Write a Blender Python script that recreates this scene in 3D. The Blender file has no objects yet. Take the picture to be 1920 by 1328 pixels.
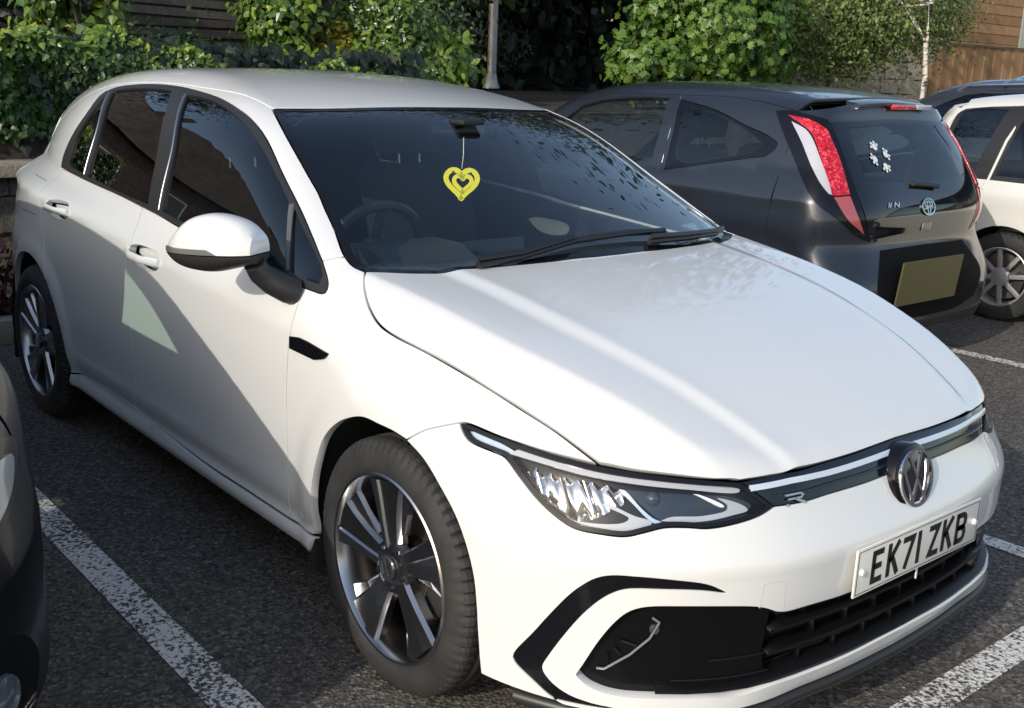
import bpy, bmesh, math, random
import numpy as np
from mathutils import Vector, Matrix, Euler
from mathutils.geometry import delaunay_2d_cdt
random.seed(7); RNG = np.random.default_rng(7)
SC = bpy.context.scene
COL = SC.collection
R = math.radians

# ------------------------------------------------------------------ camera, sky, sun, exposure
cam_d = bpy.data.cameras.new("camera"); cam = bpy.data.objects.new("camera", cam_d); COL.objects.link(cam)
SC.camera = cam
CAM = (2.0314, -2.2129, 1.4822); YAW, PITCH, ROLL, FPX = 2.43885, -.25457, .03693, 2048.3
def cam_axes():
    f = Vector((math.cos(YAW)*math.cos(PITCH), math.sin(YAW)*math.cos(PITCH), math.sin(PITCH)))
    r = Vector((math.sin(YAW), -math.cos(YAW), 0)); u = r.cross(f)
    c, s = math.cos(ROLL), math.sin(ROLL)
    return c*r+s*u, -s*r+c*u, f
_r, _u, _f = cam_axes()
_m = Matrix((( _r.x, _u.x, -_f.x, CAM[0]), (_r.y, _u.y, -_f.y, CAM[1]), (_r.z, _u.z, -_f.z, CAM[2]), (0, 0, 0, 1)))
cam.matrix_world = _m
cam_d.sensor_fit = 'HORIZONTAL'; cam_d.sensor_width = 36.0; cam_d.lens = FPX/1920*36
cam_d.clip_start = .05; cam_d.clip_end = 400

SUN_DIR = Vector((-.50, 2.0, -1.0)).normalized()        # the way sunlight travels
w = bpy.data.worlds.new("World"); SC.world = w; w.use_nodes = True
nt = w.node_tree; bg = nt.nodes["Background"]
sky = nt.nodes.new("ShaderNodeTexSky"); sky.sky_type = 'NISHITA'; sky.sun_disc = False
sky.sun_elevation = math.asin(-SUN_DIR.z)
sky.sun_rotation = math.atan2(-SUN_DIR.x, -SUN_DIR.y)
sky.air_density = 1.0; sky.dust_density = 1.4; sky.ozone_density = .5
nt.links.new(sky.outputs[0], bg.inputs[0]); bg.inputs[1].default_value = .15
sd = bpy.data.lights.new("sun", 'SUN'); sun = bpy.data.objects.new("sun", sd); COL.objects.link(sun)
sd.energy = 2.0; sd.angle = R(.5); sd.color = (1, .94, .84)
sun.rotation_euler = SUN_DIR.to_track_quat('-Z', 'Y').to_euler(); sun.location = (0, -8, 6)
SC.view_settings.view_transform = 'Standard'; SC.view_settings.look = 'None'
SC.view_settings.exposure = 0.45; SC.view_settings.gamma = 1.0; SC.view_settings.use_curve_mapping = False
SC.cycles.max_bounces = 10; SC.cycles.transparent_max_bounces = 16; SC.cycles.glossy_bounces = 5; SC.cycles.diffuse_bounces = 4
SC.cycles.use_denoising = True
SC.cycles.caustics_reflective = False; SC.cycles.caustics_refractive = False

# ------------------------------------------------------------------ materials
MATS = {}
def mat(name, col=(.5,.5,.5), rough=.5, metal=0, coat=0, coat_rough=.03, spec=.5, emit=None):
    if name in MATS: return MATS[name]
    m = bpy.data.materials.new(name); m.use_nodes = True
    b = m.node_tree.nodes["Principled BSDF"]
    b.inputs["Base Color"].default_value = (*col, 1); b.inputs["Roughness"].default_value = rough
    b.inputs["Metallic"].default_value = metal; b.inputs["Coat Weight"].default_value = coat
    b.inputs["Coat Roughness"].default_value = coat_rough; b.inputs["Specular IOR Level"].default_value = spec
    MATS[name] = m; return m
def N(m, kind, **kw):
    n = m.node_tree.nodes.new(kind)
    for k, v in kw.items():
        if k.startswith('i_'):
            key = k[2:]; key = int(key) if key.isdigit() else key.replace('_', ' ')
            n.inputs[key].default_value = v
        else: setattr(n, k, v)
    return n
def L(m, a, b): m.node_tree.links.new(a, b)
def ramp(m, fac, stops):
    r = N(m, "ShaderNodeValToRGB"); e = r.color_ramp.elements
    while len(e) < len(stops): e.new(.5)
    for q, (p, c) in zip(e, stops): q.position = p; q.color = (*c, 1) if len(c) == 3 else c
    L(m, fac, r.inputs[0]); return r
def vary(m, scale, c0, c1, detail=4, rough=.6, lo=.35, hi=.65, bump=0, bscale=None, coords='Object', dist=.02):
    """noise-mixed base colour plus optional bump"""
    b = m.node_tree.nodes["Principled BSDF"]
    tc = N(m, "ShaderNodeTexCoord"); n = N(m, "ShaderNodeTexNoise", i_Scale=scale, i_Detail=detail, i_Roughness=rough)
    L(m, tc.outputs[coords], n.inputs['Vector'])
    r = ramp(m, n.outputs[0], [(lo, c0), (hi, c1)]); L(m, r.outputs[0], b.inputs['Base Color'])
    if bump:
        n2 = N(m, "ShaderNodeTexNoise", i_Scale=bscale or scale*4, i_Detail=6, i_Roughness=.65); L(m, tc.outputs[coords], n2.inputs['Vector'])
        bp = N(m, "ShaderNodeBump", i_Strength=bump, i_Distance=dist); L(m, n2.outputs[0], bp.inputs['Height']); L(m, bp.outputs[0], b.inputs['Normal'])
    return m
def glass(name, tint, ior=1.5, rough=0.0, gain=1.6):
    """thin sheet of tinted glass: clear to sunlight, mirror-like at grazing angles"""
    if name in MATS: return MATS[name]
    m = bpy.data.materials.new(name); m.use_nodes = True; t = m.node_tree
    for n in list(t.nodes): t.nodes.remove(n)
    o = N(m, "ShaderNodeOutputMaterial"); mx = N(m, "ShaderNodeMixShader"); tr = N(m, "ShaderNodeBsdfTransparent"); gl = N(m, "ShaderNodeBsdfGlossy")
    tr.inputs[0].default_value = (*tint, 1); gl.inputs['Roughness'].default_value = rough
    fr = N(m, "ShaderNodeFresnel"); ge = N(m, "ShaderNodeNewGeometry"); ml = N(m, "ShaderNodeMath", operation='MULTIPLY_ADD'); ml.inputs[1].default_value = 1/ior-ior; ml.inputs[2].default_value = ior
    L(m, ge.outputs['Backfacing'], ml.inputs[0]); L(m, ml.outputs[0], fr.inputs['IOR'])   # the same sheet from either side
    mu = N(m, "ShaderNodeMath", operation='MULTIPLY'); mu.inputs[1].default_value = gain; mu.use_clamp = True
    L(m, fr.outputs[0], mu.inputs[0]); L(m, mu.outputs[0], mx.inputs[0]); L(m, tr.outputs[0], mx.inputs[1]); L(m, gl.outputs[0], mx.inputs[2]); L(m, mx.outputs[0], o.inputs[0])
    MATS[name] = m; return m

WHITE = mat('white_paint', (.725,.728,.715), .38, coat=1.0, coat_rough=.04)
GLOSSBLK = mat('gloss_black', (.005,.005,.007), .10, coat=.15, spec=.35)
TRIM = mat('black_trim', (.022,.021,.021), .42)
RUBBER = mat('rubber', (.028,.027,.027), .72); vary(RUBBER, 9, (.017,.017,.0175), (.034,.0335,.033), bump=.25, bscale=160, dist=.002)
DARKIN = mat('dark_plastic', (.012,.012,.014), .6)
SEATF = mat('seat_cloth', (.02,.021,.024), .9)
CHROME = mat('chrome', (.80,.81,.83), .12, metal=1)
SATIN = mat('satin_silver', (.55,.56,.58), .3, metal=1)
ALLOY = mat('alloy_silver', (.40,.40,.41), .26, metal=1, coat=.5)
ALLOYDK = mat('alloy_dark', (.06,.06,.063), .35, metal=.9, coat=.4)
STEEL = mat('brake_steel', (.30,.27,.25), .45, metal=1)
CLEAR = glass('clear_lens', (.96,.97,.97), ior=1.45, gain=1.0)
WSGLASS = glass('windscreen_glass', (.86,.92,.90), ior=1.52, gain=1.55)
SIDEGLASS = glass('side_glass', (.50,.60,.56), ior=1.55)
PRIVGLASS = glass('privacy_glass', (.045,.04,.042), ior=1.55)

# ------------------------------------------------------------------ objects, names, labels
def link(o, parent=None):
    COL.objects.link(o)
    if parent is not None: o.parent = parent
    return o
def thing(name, label, cat, loc=(0,0,0), rotz=0, group=None):
    o = bpy.data.objects.new(name, None); o.empty_display_size = .2; COL.objects.link(o)
    o.location = loc; o.rotation_euler = (0, 0, rotz); o['label'] = label; o['category'] = cat
    if group: o['group'] = group
    return o
def tag(o, label, cat, group=None):
    o['label'] = label; o['category'] = cat
    if group: o['group'] = group
    return o
def struct(o): o['kind'] = 'structure'; return o
def mesh_obj(name, V, F, m, parent=None, smooth=False, normals=None):
    me = bpy.data.meshes.new(name); me.from_pydata([tuple(v) for v in V], [], [tuple(f) for f in F]); me.update()
    me.materials.append(m)
    if smooth or normals is not None: me.polygons.foreach_set('use_smooth', [True]*len(me.polygons))
    if normals is not None: me.normals_split_custom_set_from_vertices([tuple(n) for n in normals])
    return link(bpy.data.objects.new(name, me), parent)
def bm_obj(name, bm, m, parent=None, smooth=False, bevel=0, seg=2, sharp=40):
    me = bpy.data.meshes.new(name)
    if bevel:
        es = [e for e in bm.edges if len(e.link_faces) == 2 and e.calc_face_angle(0) > R(25)]
        bmesh.ops.bevel(bm, geom=es, offset=bevel, segments=seg, affect='EDGES', clamp_overlap=True, profile=.6)
    bmesh.ops.recalc_face_normals(bm, faces=bm.faces)
    if smooth:
        for f in bm.faces: f.smooth = True
        for e in bm.edges:
            if len(e.link_faces) == 2 and e.calc_face_angle(0) > R(sharp): e.smooth = False
    bm.to_mesh(me); bm.free(); me.materials.append(m)
    return link(bpy.data.objects.new(name, me), parent)
def bm_box(bm, c, s, rot=None):
    M = Matrix.Translation(c) @ (rot.to_4x4() if rot is not None else Matrix.Identity(4)) @ Matrix.Diagonal((*s, 1))
    return bmesh.ops.create_cube(bm, size=1, matrix=M)['verts']
def box(name, c, s, m, parent=None, bevel=0, rot=None, seg=2):
    bm = bmesh.new(); bm_box(bm, c, s, rot); return bm_obj(name, bm, m, parent, smooth=bevel > 0, bevel=bevel, seg=seg)
def frames(P, up=Vector((0,0,1))):
    P = [Vector(p) for p in P]; out = []
    for i, p in enumerate(P):
        t = (P[min(i+1, len(P)-1)]-P[max(i-1, 0)]).normalized()
        s = t.cross(up); s = s.normalized() if s.length > 1e-4 else Vector((1,0,0))
        out.append((p, t, s, s.cross(t)))
    return out
def sweep(bm, P, sec, scale=None, cap=True, up=Vector((0,0,1))):
    """sweep a closed section [(a,b)] along points P"""
    rings = []
    for i, (p, t, s, u) in enumerate(frames(P, up)):
        k = scale[i] if scale else 1
        rings.append([bm.verts.new(p+s*a*k+u*b*k) for a, b in sec])
    n = len(sec)
    for r0, r1 in zip(rings[:-1], rings[1:]):
        for j in range(n): bm.faces.new((r0[j], r0[(j+1) % n], r1[(j+1) % n], r1[j]))
    if cap: bm.faces.new(rings[0][::-1]); bm.faces.new(rings[-1])
    return rings
def circ(r, n=10): return [(r*math.cos(2*math.pi*i/n), r*math.sin(2*math.pi*i/n)) for i in range(n)]
def tube(name, P, r, m, parent=None, n=10, scale=None, up=Vector((0,0,1))):
    bm = bmesh.new(); sweep(bm, P, circ(r, n), scale, up=up); return bm_obj(name, bm, m, parent, smooth=True, sharp=60)
def lathe_bm(bm, prof, n=48, axis='y', closed=False):
    """prof: (radius, axial). axis y: circle in xz"""
    rings = []
    for r, a in prof:
        rings.append([bm.verts.new((r*math.cos(2*math.pi*i/n), a, r*math.sin(2*math.pi*i/n)) if axis == 'y' else (r*math.cos(2*math.pi*i/n), r*math.sin(2*math.pi*i/n), a)) for i in range(n)])
    pairs = list(zip(rings[:-1], rings[1:]))
    if closed: pairs.append((rings[-1], rings[0]))
    for r0, r1 in pairs:
        for i in range(n): bm.faces.new((r0[i], r0[(i+1) % n], r1[(i+1) % n], r1[i]))
    return rings
def lathe(name, prof, m, parent=None, n=48, axis='y', closed=False, sharp=35, caps=False):
    bm = bmesh.new(); rr = lathe_bm(bm, prof, n, axis, closed)
    if caps: bm.faces.new(rr[0]); bm.faces.new(rr[-1][::-1])
    return bm_obj(name, bm, m, parent, smooth=True, sharp=sharp)
def prism(name, pts, d0, d1, M, m, parent=None, bevel=0, seg=1, smooth=False):
    """2-D polygon pts extruded from d0 to d1 along local z of matrix M"""
    bm = bmesh.new()
    a = [bm.verts.new(M @ Vector((x, y, d0))) for x, y in pts]; b = [bm.verts.new(M @ Vector((x, y, d1))) for x, y in pts]
    n = len(pts); bm.faces.new(a[::-1]); bm.faces.new(b)
    for i in range(n): bm.faces.new((a[i], a[(i+1) % n], b[(i+1) % n], b[i]))
    return bm_obj(name, bm, m, parent, bevel=bevel, seg=seg, smooth=smooth or bevel > 0)
def copy_tree(o, parent=None):
    c = o.copy(); COL.objects.link(c); c.parent = parent
    for ch in o.children: copy_tree(ch, c)
    return c

# ------------------------------------------------------------------ car body surfaces
class Sp:
    """natural cubic spline, straight outside its ends"""
    def __init__(s, pts):
        pts = sorted(pts); x = np.array([p[0] for p in pts], float); y = np.array([p[1] for p in pts], float)
        n = len(x); h = np.diff(x); A = np.eye(n); b = np.zeros(n)
        for i in range(1, n-1):
            A[i,i-1] = h[i-1]; A[i,i] = 2*(h[i-1]+h[i]); A[i,i+1] = h[i]
            b[i] = 6*((y[i+1]-y[i])/h[i]-(y[i]-y[i-1])/h[i-1])
        s.x, s.y, s.h, s.m = x, y, h, np.linalg.solve(A, b)
    def __call__(s, q):
        q = np.asarray(q, float); i = np.clip(np.searchsorted(s.x, q)-1, 0, len(s.h)-1)
        h = s.h[i]; qc = np.clip(q, s.x[0], s.x[-1]); a = (s.x[i+1]-qc)/h; b = 1-a
        v = a*s.y[i]+b*s.y[i+1]+((a**3-a)*s.m[i]+(b**3-b)*s.m[i+1])*h*h/6
        s0 = (s.y[1]-s.y[0])/s.h[0]-s.h[0]*s.m[1]/6; s1 = (s.y[-1]-s.y[-2])/s.h[-1]+s.h[-1]*s.m[-2]/6
        return v+np.where(q < s.x[0], (q-s.x[0])*s0, 0)+np.where(q > s.x[-1], (q-s.x[-1])*s1, 0)
def smax(a, b, k):
    h = np.clip(.5+.5*(a-b)/k, 0, 1); return b+(a-b)*h+k*h*(1-h)
def sstep(a, b, x):
    t = np.clip((x-a)/(b-a), 0, 1); return t*t*(3-2*t)
class Body:
    """closed car-body surface f = 0 and the three ways of unrolling it: S side, T top, F front"""
    Sy, Sz, Sr, Fx, Fr, Bx = -.25, .55, .6, .15, .8, -2.6
    def grad(s, p, e=2e-3):
        g = np.empty_like(p)
        for i in range(3):
            d = np.zeros(3); d[i] = e; g[...,i] = s.f(p+d)-s.f(p-d)
        return g/np.maximum(np.linalg.norm(g, axis=-1, keepdims=True), 1e-9)
    def cast(s, o, d, t1, n=300):
        Nn = len(d); t = np.zeros(Nn); act = np.arange(Nn); hi = np.full(Nn, np.nan); lo = np.zeros(Nn)
        for i in range(n):
            v = s.f(o[act]+d[act]*t[act,None]); h = v < 0; hi[act[h]] = t[act[h]]
            k = act[~h]; lo[k] = t[k]; t[k] += np.clip(v[~h]*.42, .0015, .12); act = k[t[k] < t1]
            if len(act) == 0: break
        hit = ~np.isnan(hi); a, b = lo[hit], hi[hit]
        for i in range(24):
            m = .5*(a+b); v = s.f(o[hit]+d[hit]*m[:,None]); b = np.where(v < 0, m, b); a = np.where(v < 0, a, m)
        r = np.full(Nn, np.nan); r[hit] = .5*(a+b); return r
    def uv(s, ch, P):
        P = np.atleast_2d(np.asarray(P, float))
        if ch == 'S': return np.stack([P[:,0], np.arctan2(P[:,2]-s.Sz, -(P[:,1]-s.Sy))*s.Sr], 1)
        if ch == 'T': return P[:,:2].copy()
        if ch == 'F': return np.stack([np.arctan2(P[:,1], P[:,0]-s.Fx)*s.Fr, P[:,2]], 1)
        if ch == 'B': return np.stack([np.arctan2(P[:,1], -(P[:,0]-s.Bx))*s.Fr, P[:,2]], 1)
    def pt(s, ch, Q):
        Q = np.atleast_2d(np.asarray(Q, float)); n = len(Q); z = np.zeros(n)
        if ch == 'S':
            a = Q[:,1]/s.Sr; dr = np.stack([z, -np.cos(a), np.sin(a)], 1); o = np.stack([Q[:,0], z+s.Sy, z+s.Sz], 1); far = 1.5
        elif ch == 'T': dr = np.stack([z, z, z+1], 1); o = np.stack([Q[:,0], Q[:,1], z], 1); far = 1.8
        else:
            a = Q[:,0]/s.Fr; sg = 1 if ch == 'F' else -1
            dr = np.stack([sg*np.cos(a), np.sin(a), z], 1); o = np.stack([z+(s.Fx if ch == 'F' else s.Bx), z, Q[:,1]], 1); far = 1.7
        t = s.cast(o+dr*far, -dr, far)
        bad = np.isnan(t)
        if bad.any(): t[bad] = far-.02
        return o+dr*(far-t)[:,None]
    def side(s, xz):
        """points on the right-hand flank at given (x, z)"""
        xz = np.atleast_2d(np.asarray(xz, float)); n = len(xz); z = np.zeros(n)
        o = np.stack([xz[:,0], z-1.4, xz[:,1]], 1); d = np.stack([z, z+1, z], 1); t = s.cast(o, d, 1.4)
        t = np.where(np.isnan(t), 1.0, t); return o+d*t[:,None]
    def top(s, xy):
        return s.pt('T', xy)
def resample(Q, ds, closed=False):
    """smooth (Catmull-Rom) resampling of a curve"""
    Q = np.asarray(Q, float); keep = np.r_[True, np.linalg.norm(np.diff(Q, axis=0), axis=1) > 1e-5]; Q = Q[keep]
    if len(Q) < 3: E = Q
    else: E = Q
    P = np.vstack([2*E[0]-E[1], E, 2*E[-1]-E[-2]]); out = []
    for i in range(1, len(P)-2):
        p0, p1, p2, p3 = P[i-1], P[i], P[i+1], P[i+2]; n = max(2, int(np.linalg.norm(p2-p1)/ds*2))
        # centripetal parametrisation
        t0 = 0; t1 = t0+max(np.linalg.norm(p1-p0)**.5, 1e-4); t2 = t1+max(np.linalg.norm(p2-p1)**.5, 1e-4); t3 = t2+max(np.linalg.norm(p3-p2)**.5, 1e-4)
        t = np.linspace(t1, t2, n, endpoint=False)[:,None]
        A1 = (t1-t)/(t1-t0)*p0+(t-t0)/(t1-t0)*p1; A2 = (t2-t)/(t2-t1)*p1+(t-t1)/(t2-t1)*p2; A3 = (t3-t)/(t3-t2)*p2+(t-t2)/(t3-t2)*p3
        B1 = (t2-t)/(t2-t0)*A1+(t-t0)/(t2-t0)*A2; B2 = (t3-t)/(t3-t1)*A2+(t-t1)/(t3-t1)*A3
        out.append((t2-t)/(t2-t1)*B1+(t-t1)/(t2-t1)*B2)
    C = np.vstack(out+[P[-2:-1]]); s = np.r_[0, np.cumsum(np.linalg.norm(np.diff(C, axis=0), axis=1))]
    n = max(2, int(round(s[-1]/ds))+1); q = np.linspace(0, s[-1], n)
    return np.stack([np.interp(q, s, C[:,k]) for k in range(C.shape[1])], 1)
def area2(Q): return .5*np.sum(Q[:,0]*np.roll(Q[:,1], -1)-np.roll(Q[:,0], -1)*Q[:,1])
def join(curves, ds):
    """chain of curves (each smooth, corners between them) -> closed loop, counter-clockwise"""
    L_ = np.vstack([resample(c, ds)[:-1] for c in curves])
    keep = np.linalg.norm(L_-np.roll(L_, 1, axis=0), axis=1) > ds*.15
    L_ = L_[keep]
    return L_ if area2(L_) > 0 else L_[::-1]
def offset(Lp, d):
    """move a ccw loop inwards by d (mitred)"""
    if abs(d) < 1e-9: return Lp
    e0 = Lp-np.roll(Lp, 1, axis=0); e1 = np.roll(Lp, -1, axis=0)-Lp
    n0 = np.stack([-e0[:,1], e0[:,0]], 1); n1 = np.stack([-e1[:,1], e1[:,0]], 1)
    n0 /= np.linalg.norm(n0, axis=1)[:,None]+1e-12; n1 /= np.linalg.norm(n1, axis=1)[:,None]+1e-12
    b = n0+n1; k = np.maximum((b*b).sum(1), .5); return Lp+b*(2*d/k)[:,None]/1.0
def inside(P, loops):
    r = np.zeros(len(P), bool)
    for Lp in loops:
        x0, y0 = Lp[:,0], Lp[:,1]; x1, y1 = np.roll(x0, -1), np.roll(y0, -1)
        for a in range(0, len(P), 4000):
            X = P[a:a+4000,0:1]; Y = P[a:a+4000,1:2]
            c = ((y0 > Y) != (y1 > Y)) & (X < (x1-x0)*(Y-y0)/np.where(y1 == y0, 1e-12, y1-y0)+x0)
            r[a:a+4000] ^= (c.sum(1) % 2).astype(bool)
    return r
def tri2d(loops, step):
    B = np.vstack(loops); lo, hi = B.min(0), B.max(0)
    gx = np.arange(lo[0]+step*.5, hi[0], step); gy = np.arange(lo[1]+step*.5, hi[1], step)
    G = np.stack(np.meshgrid(gx, gy), -1).reshape(-1, 2); G[:,0] += ((G[:,1]/step).astype(int) % 2)*step*.5
    G = G[inside(G, loops)]
    if len(G):
        d = np.concatenate([np.min(((G[a:a+2000,None]-B[None])**2).sum(-1), axis=1) for a in range(0, len(G), 2000)])
        G = G[d > (step*.55)**2]
    V = np.vstack([B, G]) if len(G) else B
    E = []; k = 0
    for Lp in loops:
        n = len(Lp); E += [(k+i, k+(i+1) % n) for i in range(n)]; k += n
    v, e, f, ov, oe, of = delaunay_2d_cdt([Vector(p) for p in V.tolist()], E, [], 0, 1e-7)
    v = np.array([tuple(p) for p in v]); f = np.array([t for t in f if len(t) == 3], int)
    c = v[f].mean(1); f = f[inside(c, loops)]
    a, b_, c_ = v[f[:,0]], v[f[:,1]], v[f[:,2]]
    cr = (b_[:,0]-a[:,0])*(c_[:,1]-a[:,1])-(b_[:,1]-a[:,1])*(c_[:,0]-a[:,0]); f[cr < 0] = f[cr < 0][:,::-1]
    f = f[np.abs(cr) > 1e-10]
    return v, f
def panel(body, name, ch, loops, m, parent=None, step=.02, gap=0, depth=.02, off=0, mirror=False, both=True, lining=None, flange=True, ds=.01):
    """skin over body: loops[0] outer, the rest holes, each a list of 3-D curves"""
    Ls = [join([body.uv(ch, c) for c in lp], ds) for lp in loops]
    Ls = [offset(Ls[0], gap)]+[offset(l, -gap) for l in Ls[1:]]
    return panel_uv(body, name, ch, Ls, m, parent, step, depth, off, mirror, both, lining, flange)
def panel_uv(body, name, ch, Ls, m, parent=None, step=.02, depth=.02, off=0, mirror=False, both=True, lining=None, flange=True):
    v, f = tri2d(Ls, step); P = body.pt(ch, v); n = body.grad(P)
    if callable(off):
        n0 = n; P = P+n*off(v)[:,None]; fn_ = np.cross(P[f[:,1]]-P[f[:,0]], P[f[:,2]]-P[f[:,0]]); fn_ *= np.sign((fn_*n0[f].mean(1)).sum(1))[:,None]
        n = np.zeros_like(P); [np.add.at(n, f[:,i], fn_) for i in range(3)]; n /= np.linalg.norm(n, axis=1)[:,None]+1e-12
    else: P = P+n*off
    # orient faces outward
    a, b, c = P[f[:,0]], P[f[:,1]], P[f[:,2]]
    s = ((np.cross(b-a, c-a))*(n[f].mean(1))).sum(1); f = f.copy(); f[s < 0] = f[s < 0][:,::-1]
    V, Nn, F = [P], [n], [f]
    if flange and depth:
        ec = {}
        for t in f:
            for i in range(3):
                e = (int(t[i]), int(t[(i+1) % 3])); ec[e] = 1
        bd = [e for e in ec if (e[1], e[0]) not in ec]; ids = sorted({i for e in bd for i in e}); mp = {i: k for k, i in enumerate(ids)}; k0 = len(P); kn = len(ids)
        out = np.zeros((kn, 3))
        for i, j in bd:
            o_ = np.cross(P[j]-P[i], n[i]); o_ /= np.linalg.norm(o_)+1e-12; out[mp[i]] += o_; out[mp[j]] += o_
        out /= np.linalg.norm(out, axis=1)[:,None]+1e-12
        r_ = .0012
        T0 = P[ids]; T1 = P[ids]-n[ids]*depth
        V += [T0, T1]; Nn += [out*.75+n[ids]*.25, out]
        F.append(np.array([q for i, j in bd for q in ((j, i, -1),)][:0]).reshape(0, 3).astype(int))
        qf = []
        for i, j in bd:
            A, B_, C_, D = k0+mp[i], k0+mp[j], k0+kn+mp[j], k0+kn+mp[i]; qf += [(B_, A, D), (B_, D, C_)]
        F.append(np.array(qf, int))
    V = np.vstack(V); Nn = np.vstack(Nn); F = np.vstack([x for x in F if len(x)])
    obs = []
    def mk(sgn):
        VV = V*np.array([1, sgn, 1]); NN = Nn*np.array([1, sgn, 1]); FF = F if sgn > 0 else F[:,::-1]
        o = mesh_obj(name, VV, FF, m, parent, True, NN/np.linalg.norm(NN, axis=1)[:,None])
        if lining is not None:
            lm, ld = lining; Vl = (P-n*ld)*np.array([1, sgn, 1]); fl = f[:,::-1] if sgn > 0 else f
            nl = -n*np.array([1, sgn, 1]); mesh_obj('lining', Vl, fl, lm, o, True, nl)
        return o
    if mirror: return [mk(1), mk(-1)]
    return mk(1)
def mir(c): return np.asarray(c)*np.array([1, -1, 1])
def half_to_full(curves):
    """curves run from y=0 to y=0 round the right half; returns the whole closed chain"""
    return list(curves)+[mir(c)[::-1] for c in reversed(curves)]

# ------------------------------------------------------------------ ground and markings
def flat(name, x0, x1, y0, y1, z, m, kind='structure', par=None):
    o = mesh_obj(name, [(x0,y0,z),(x1,y0,z),(x1,y1,z),(x0,y1,z)], [(0,1,2,3)], m, par)
    if kind: o['kind'] = kind
    return o
ASPH = mat('asphalt', (.05,.05,.05), .85)
def asphalt_nodes(m):
    b = m.node_tree.nodes["Principled BSDF"]; tc = N(m, "ShaderNodeTexCoord")
    v = N(m, "ShaderNodeTexVoronoi", i_Scale=95.0); L(m, tc.outputs['Object'], v.inputs['Vector'])
    n1 = N(m, "ShaderNodeTexNoise", i_Scale=70.0, i_Detail=6.0, i_Roughness=.75); L(m, tc.outputs['Object'], n1.inputs['Vector'])
    n2 = N(m, "ShaderNodeTexNoise", i_Scale=1.1, i_Detail=5.0); L(m, tc.outputs['Object'], n2.inputs['Vector'])
    r1 = ramp(m, v.outputs['Color'], [(.10,(.050,.047,.044)),(.45,(.120,.111,.100)),(.75,(.20,.18,.157)),(.97,(.36,.33,.29))])
    r2 = ramp(m, n1.outputs[0], [(.36,(.35,.35,.36)),(.62,(1.15,1.12,1.08))]); r3 = ramp(m, n2.outputs[0], [(.3,(.80,.79,.78)),(.7,(1.12,1.10,1.08))])
    mx = N(m, "ShaderNodeMix", data_type='RGBA', blend_type='MULTIPLY'); mx.inputs[0].default_value = 1; L(m, r1.outputs[0], mx.inputs[6]); L(m, r2.outputs[0], mx.inputs[7])
    my = N(m, "ShaderNodeMix", data_type='RGBA', blend_type='MULTIPLY'); my.inputs[0].default_value = 1; L(m, mx.outputs[2], my.inputs[6]); L(m, r3.outputs[0], my.inputs[7])
    bp = N(m, "ShaderNodeBump", i_Strength=.8, i_Distance=.006); ad = N(m, "ShaderNodeMath", operation='ADD'); L(m, v.outputs['Distance'], ad.inputs[0]); L(m, n1.outputs[0], ad.inputs[1]); L(m, ad.outputs[0], bp.inputs['Height']); L(m, bp.outputs[0], b.inputs['Normal'])
    return tc, my, b, n1
_tc, _my, _b, _n = asphalt_nodes(ASPH); L(ASPH, _my.outputs[2], _b.inputs['Base Color'])
LINE = mat('worn_white_paint', (.6,.6,.58), .8)
_tc, _my, _b, _n = asphalt_nodes(LINE)
_n3 = N(LINE, "ShaderNodeTexNoise", i_Scale=75.0, i_Detail=4.0, i_Roughness=.65); L(LINE, _tc.outputs['Object'], _n3.inputs['Vector'])
_n4 = N(LINE, "ShaderNodeTexNoise", i_Scale=2.5, i_Detail=3.0); L(LINE, _tc.outputs['Object'], _n4.inputs['Vector'])
_ad = N(LINE, "ShaderNodeMath", operation='MULTIPLY_ADD'); _ad.inputs[1].default_value = .30; L(LINE, _n4.outputs[0], _ad.inputs[0]); L(LINE, _n3.outputs[0], _ad.inputs[2])
_r = ramp(LINE, _ad.outputs[0], [(.60,(0,0,0)),(.66,(1,1,1))]); _mx = N(LINE, "ShaderNodeMix", data_type='RGBA'); L(LINE, _r.outputs[0], _mx.inputs[0]); L(LINE, _my.outputs[2], _mx.inputs[6]); _mx.inputs[7].default_value = (.80,.765,.71,1); L(LINE, _mx.outputs[2], _b.inputs['Base Color'])
ground = flat('car_park_ground', -60, 90, -90, 60, 0, ASPH)
for nm, a in (('painted_bay_line', (-3.7,.83,-1.262,-1.160)), ('painted_bay_line', (-3.7,.83,1.205,1.285)), ('painted_bay_line', (-4.2,.83,3.66,3.76)), ('painted_bay_line', (-3.7,.83,-3.72,-3.62)), ('painted_bay_line', (-4.2,.83,6.12,6.22)), ('painted_end_line', (.832,.925,-6,9))):
    flat(nm, *a, .004, LINE)
# pebbles and grit scattered on the tarmac
vs, fs = [], []
for k in range(260):
    x, y = RNG.uniform(-3, 1.3), RNG.uniform(-2.2, 2.6); r = RNG.uniform(.002, .006); i = len(vs)
    vs += [(x+r*math.cos(a), y+r*math.sin(a), .002) for a in (0, 1.6, 3.1, 4.6)]+[(x, y, r*1.1)]; fs += [(i+j, i+(j+1) % 4, i+4) for j in range(4)]
g = mesh_obj('grit', vs, fs, mat('grit_stone', (.25,.24,.22), .9)); g['kind'] = 'stuff'

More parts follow.
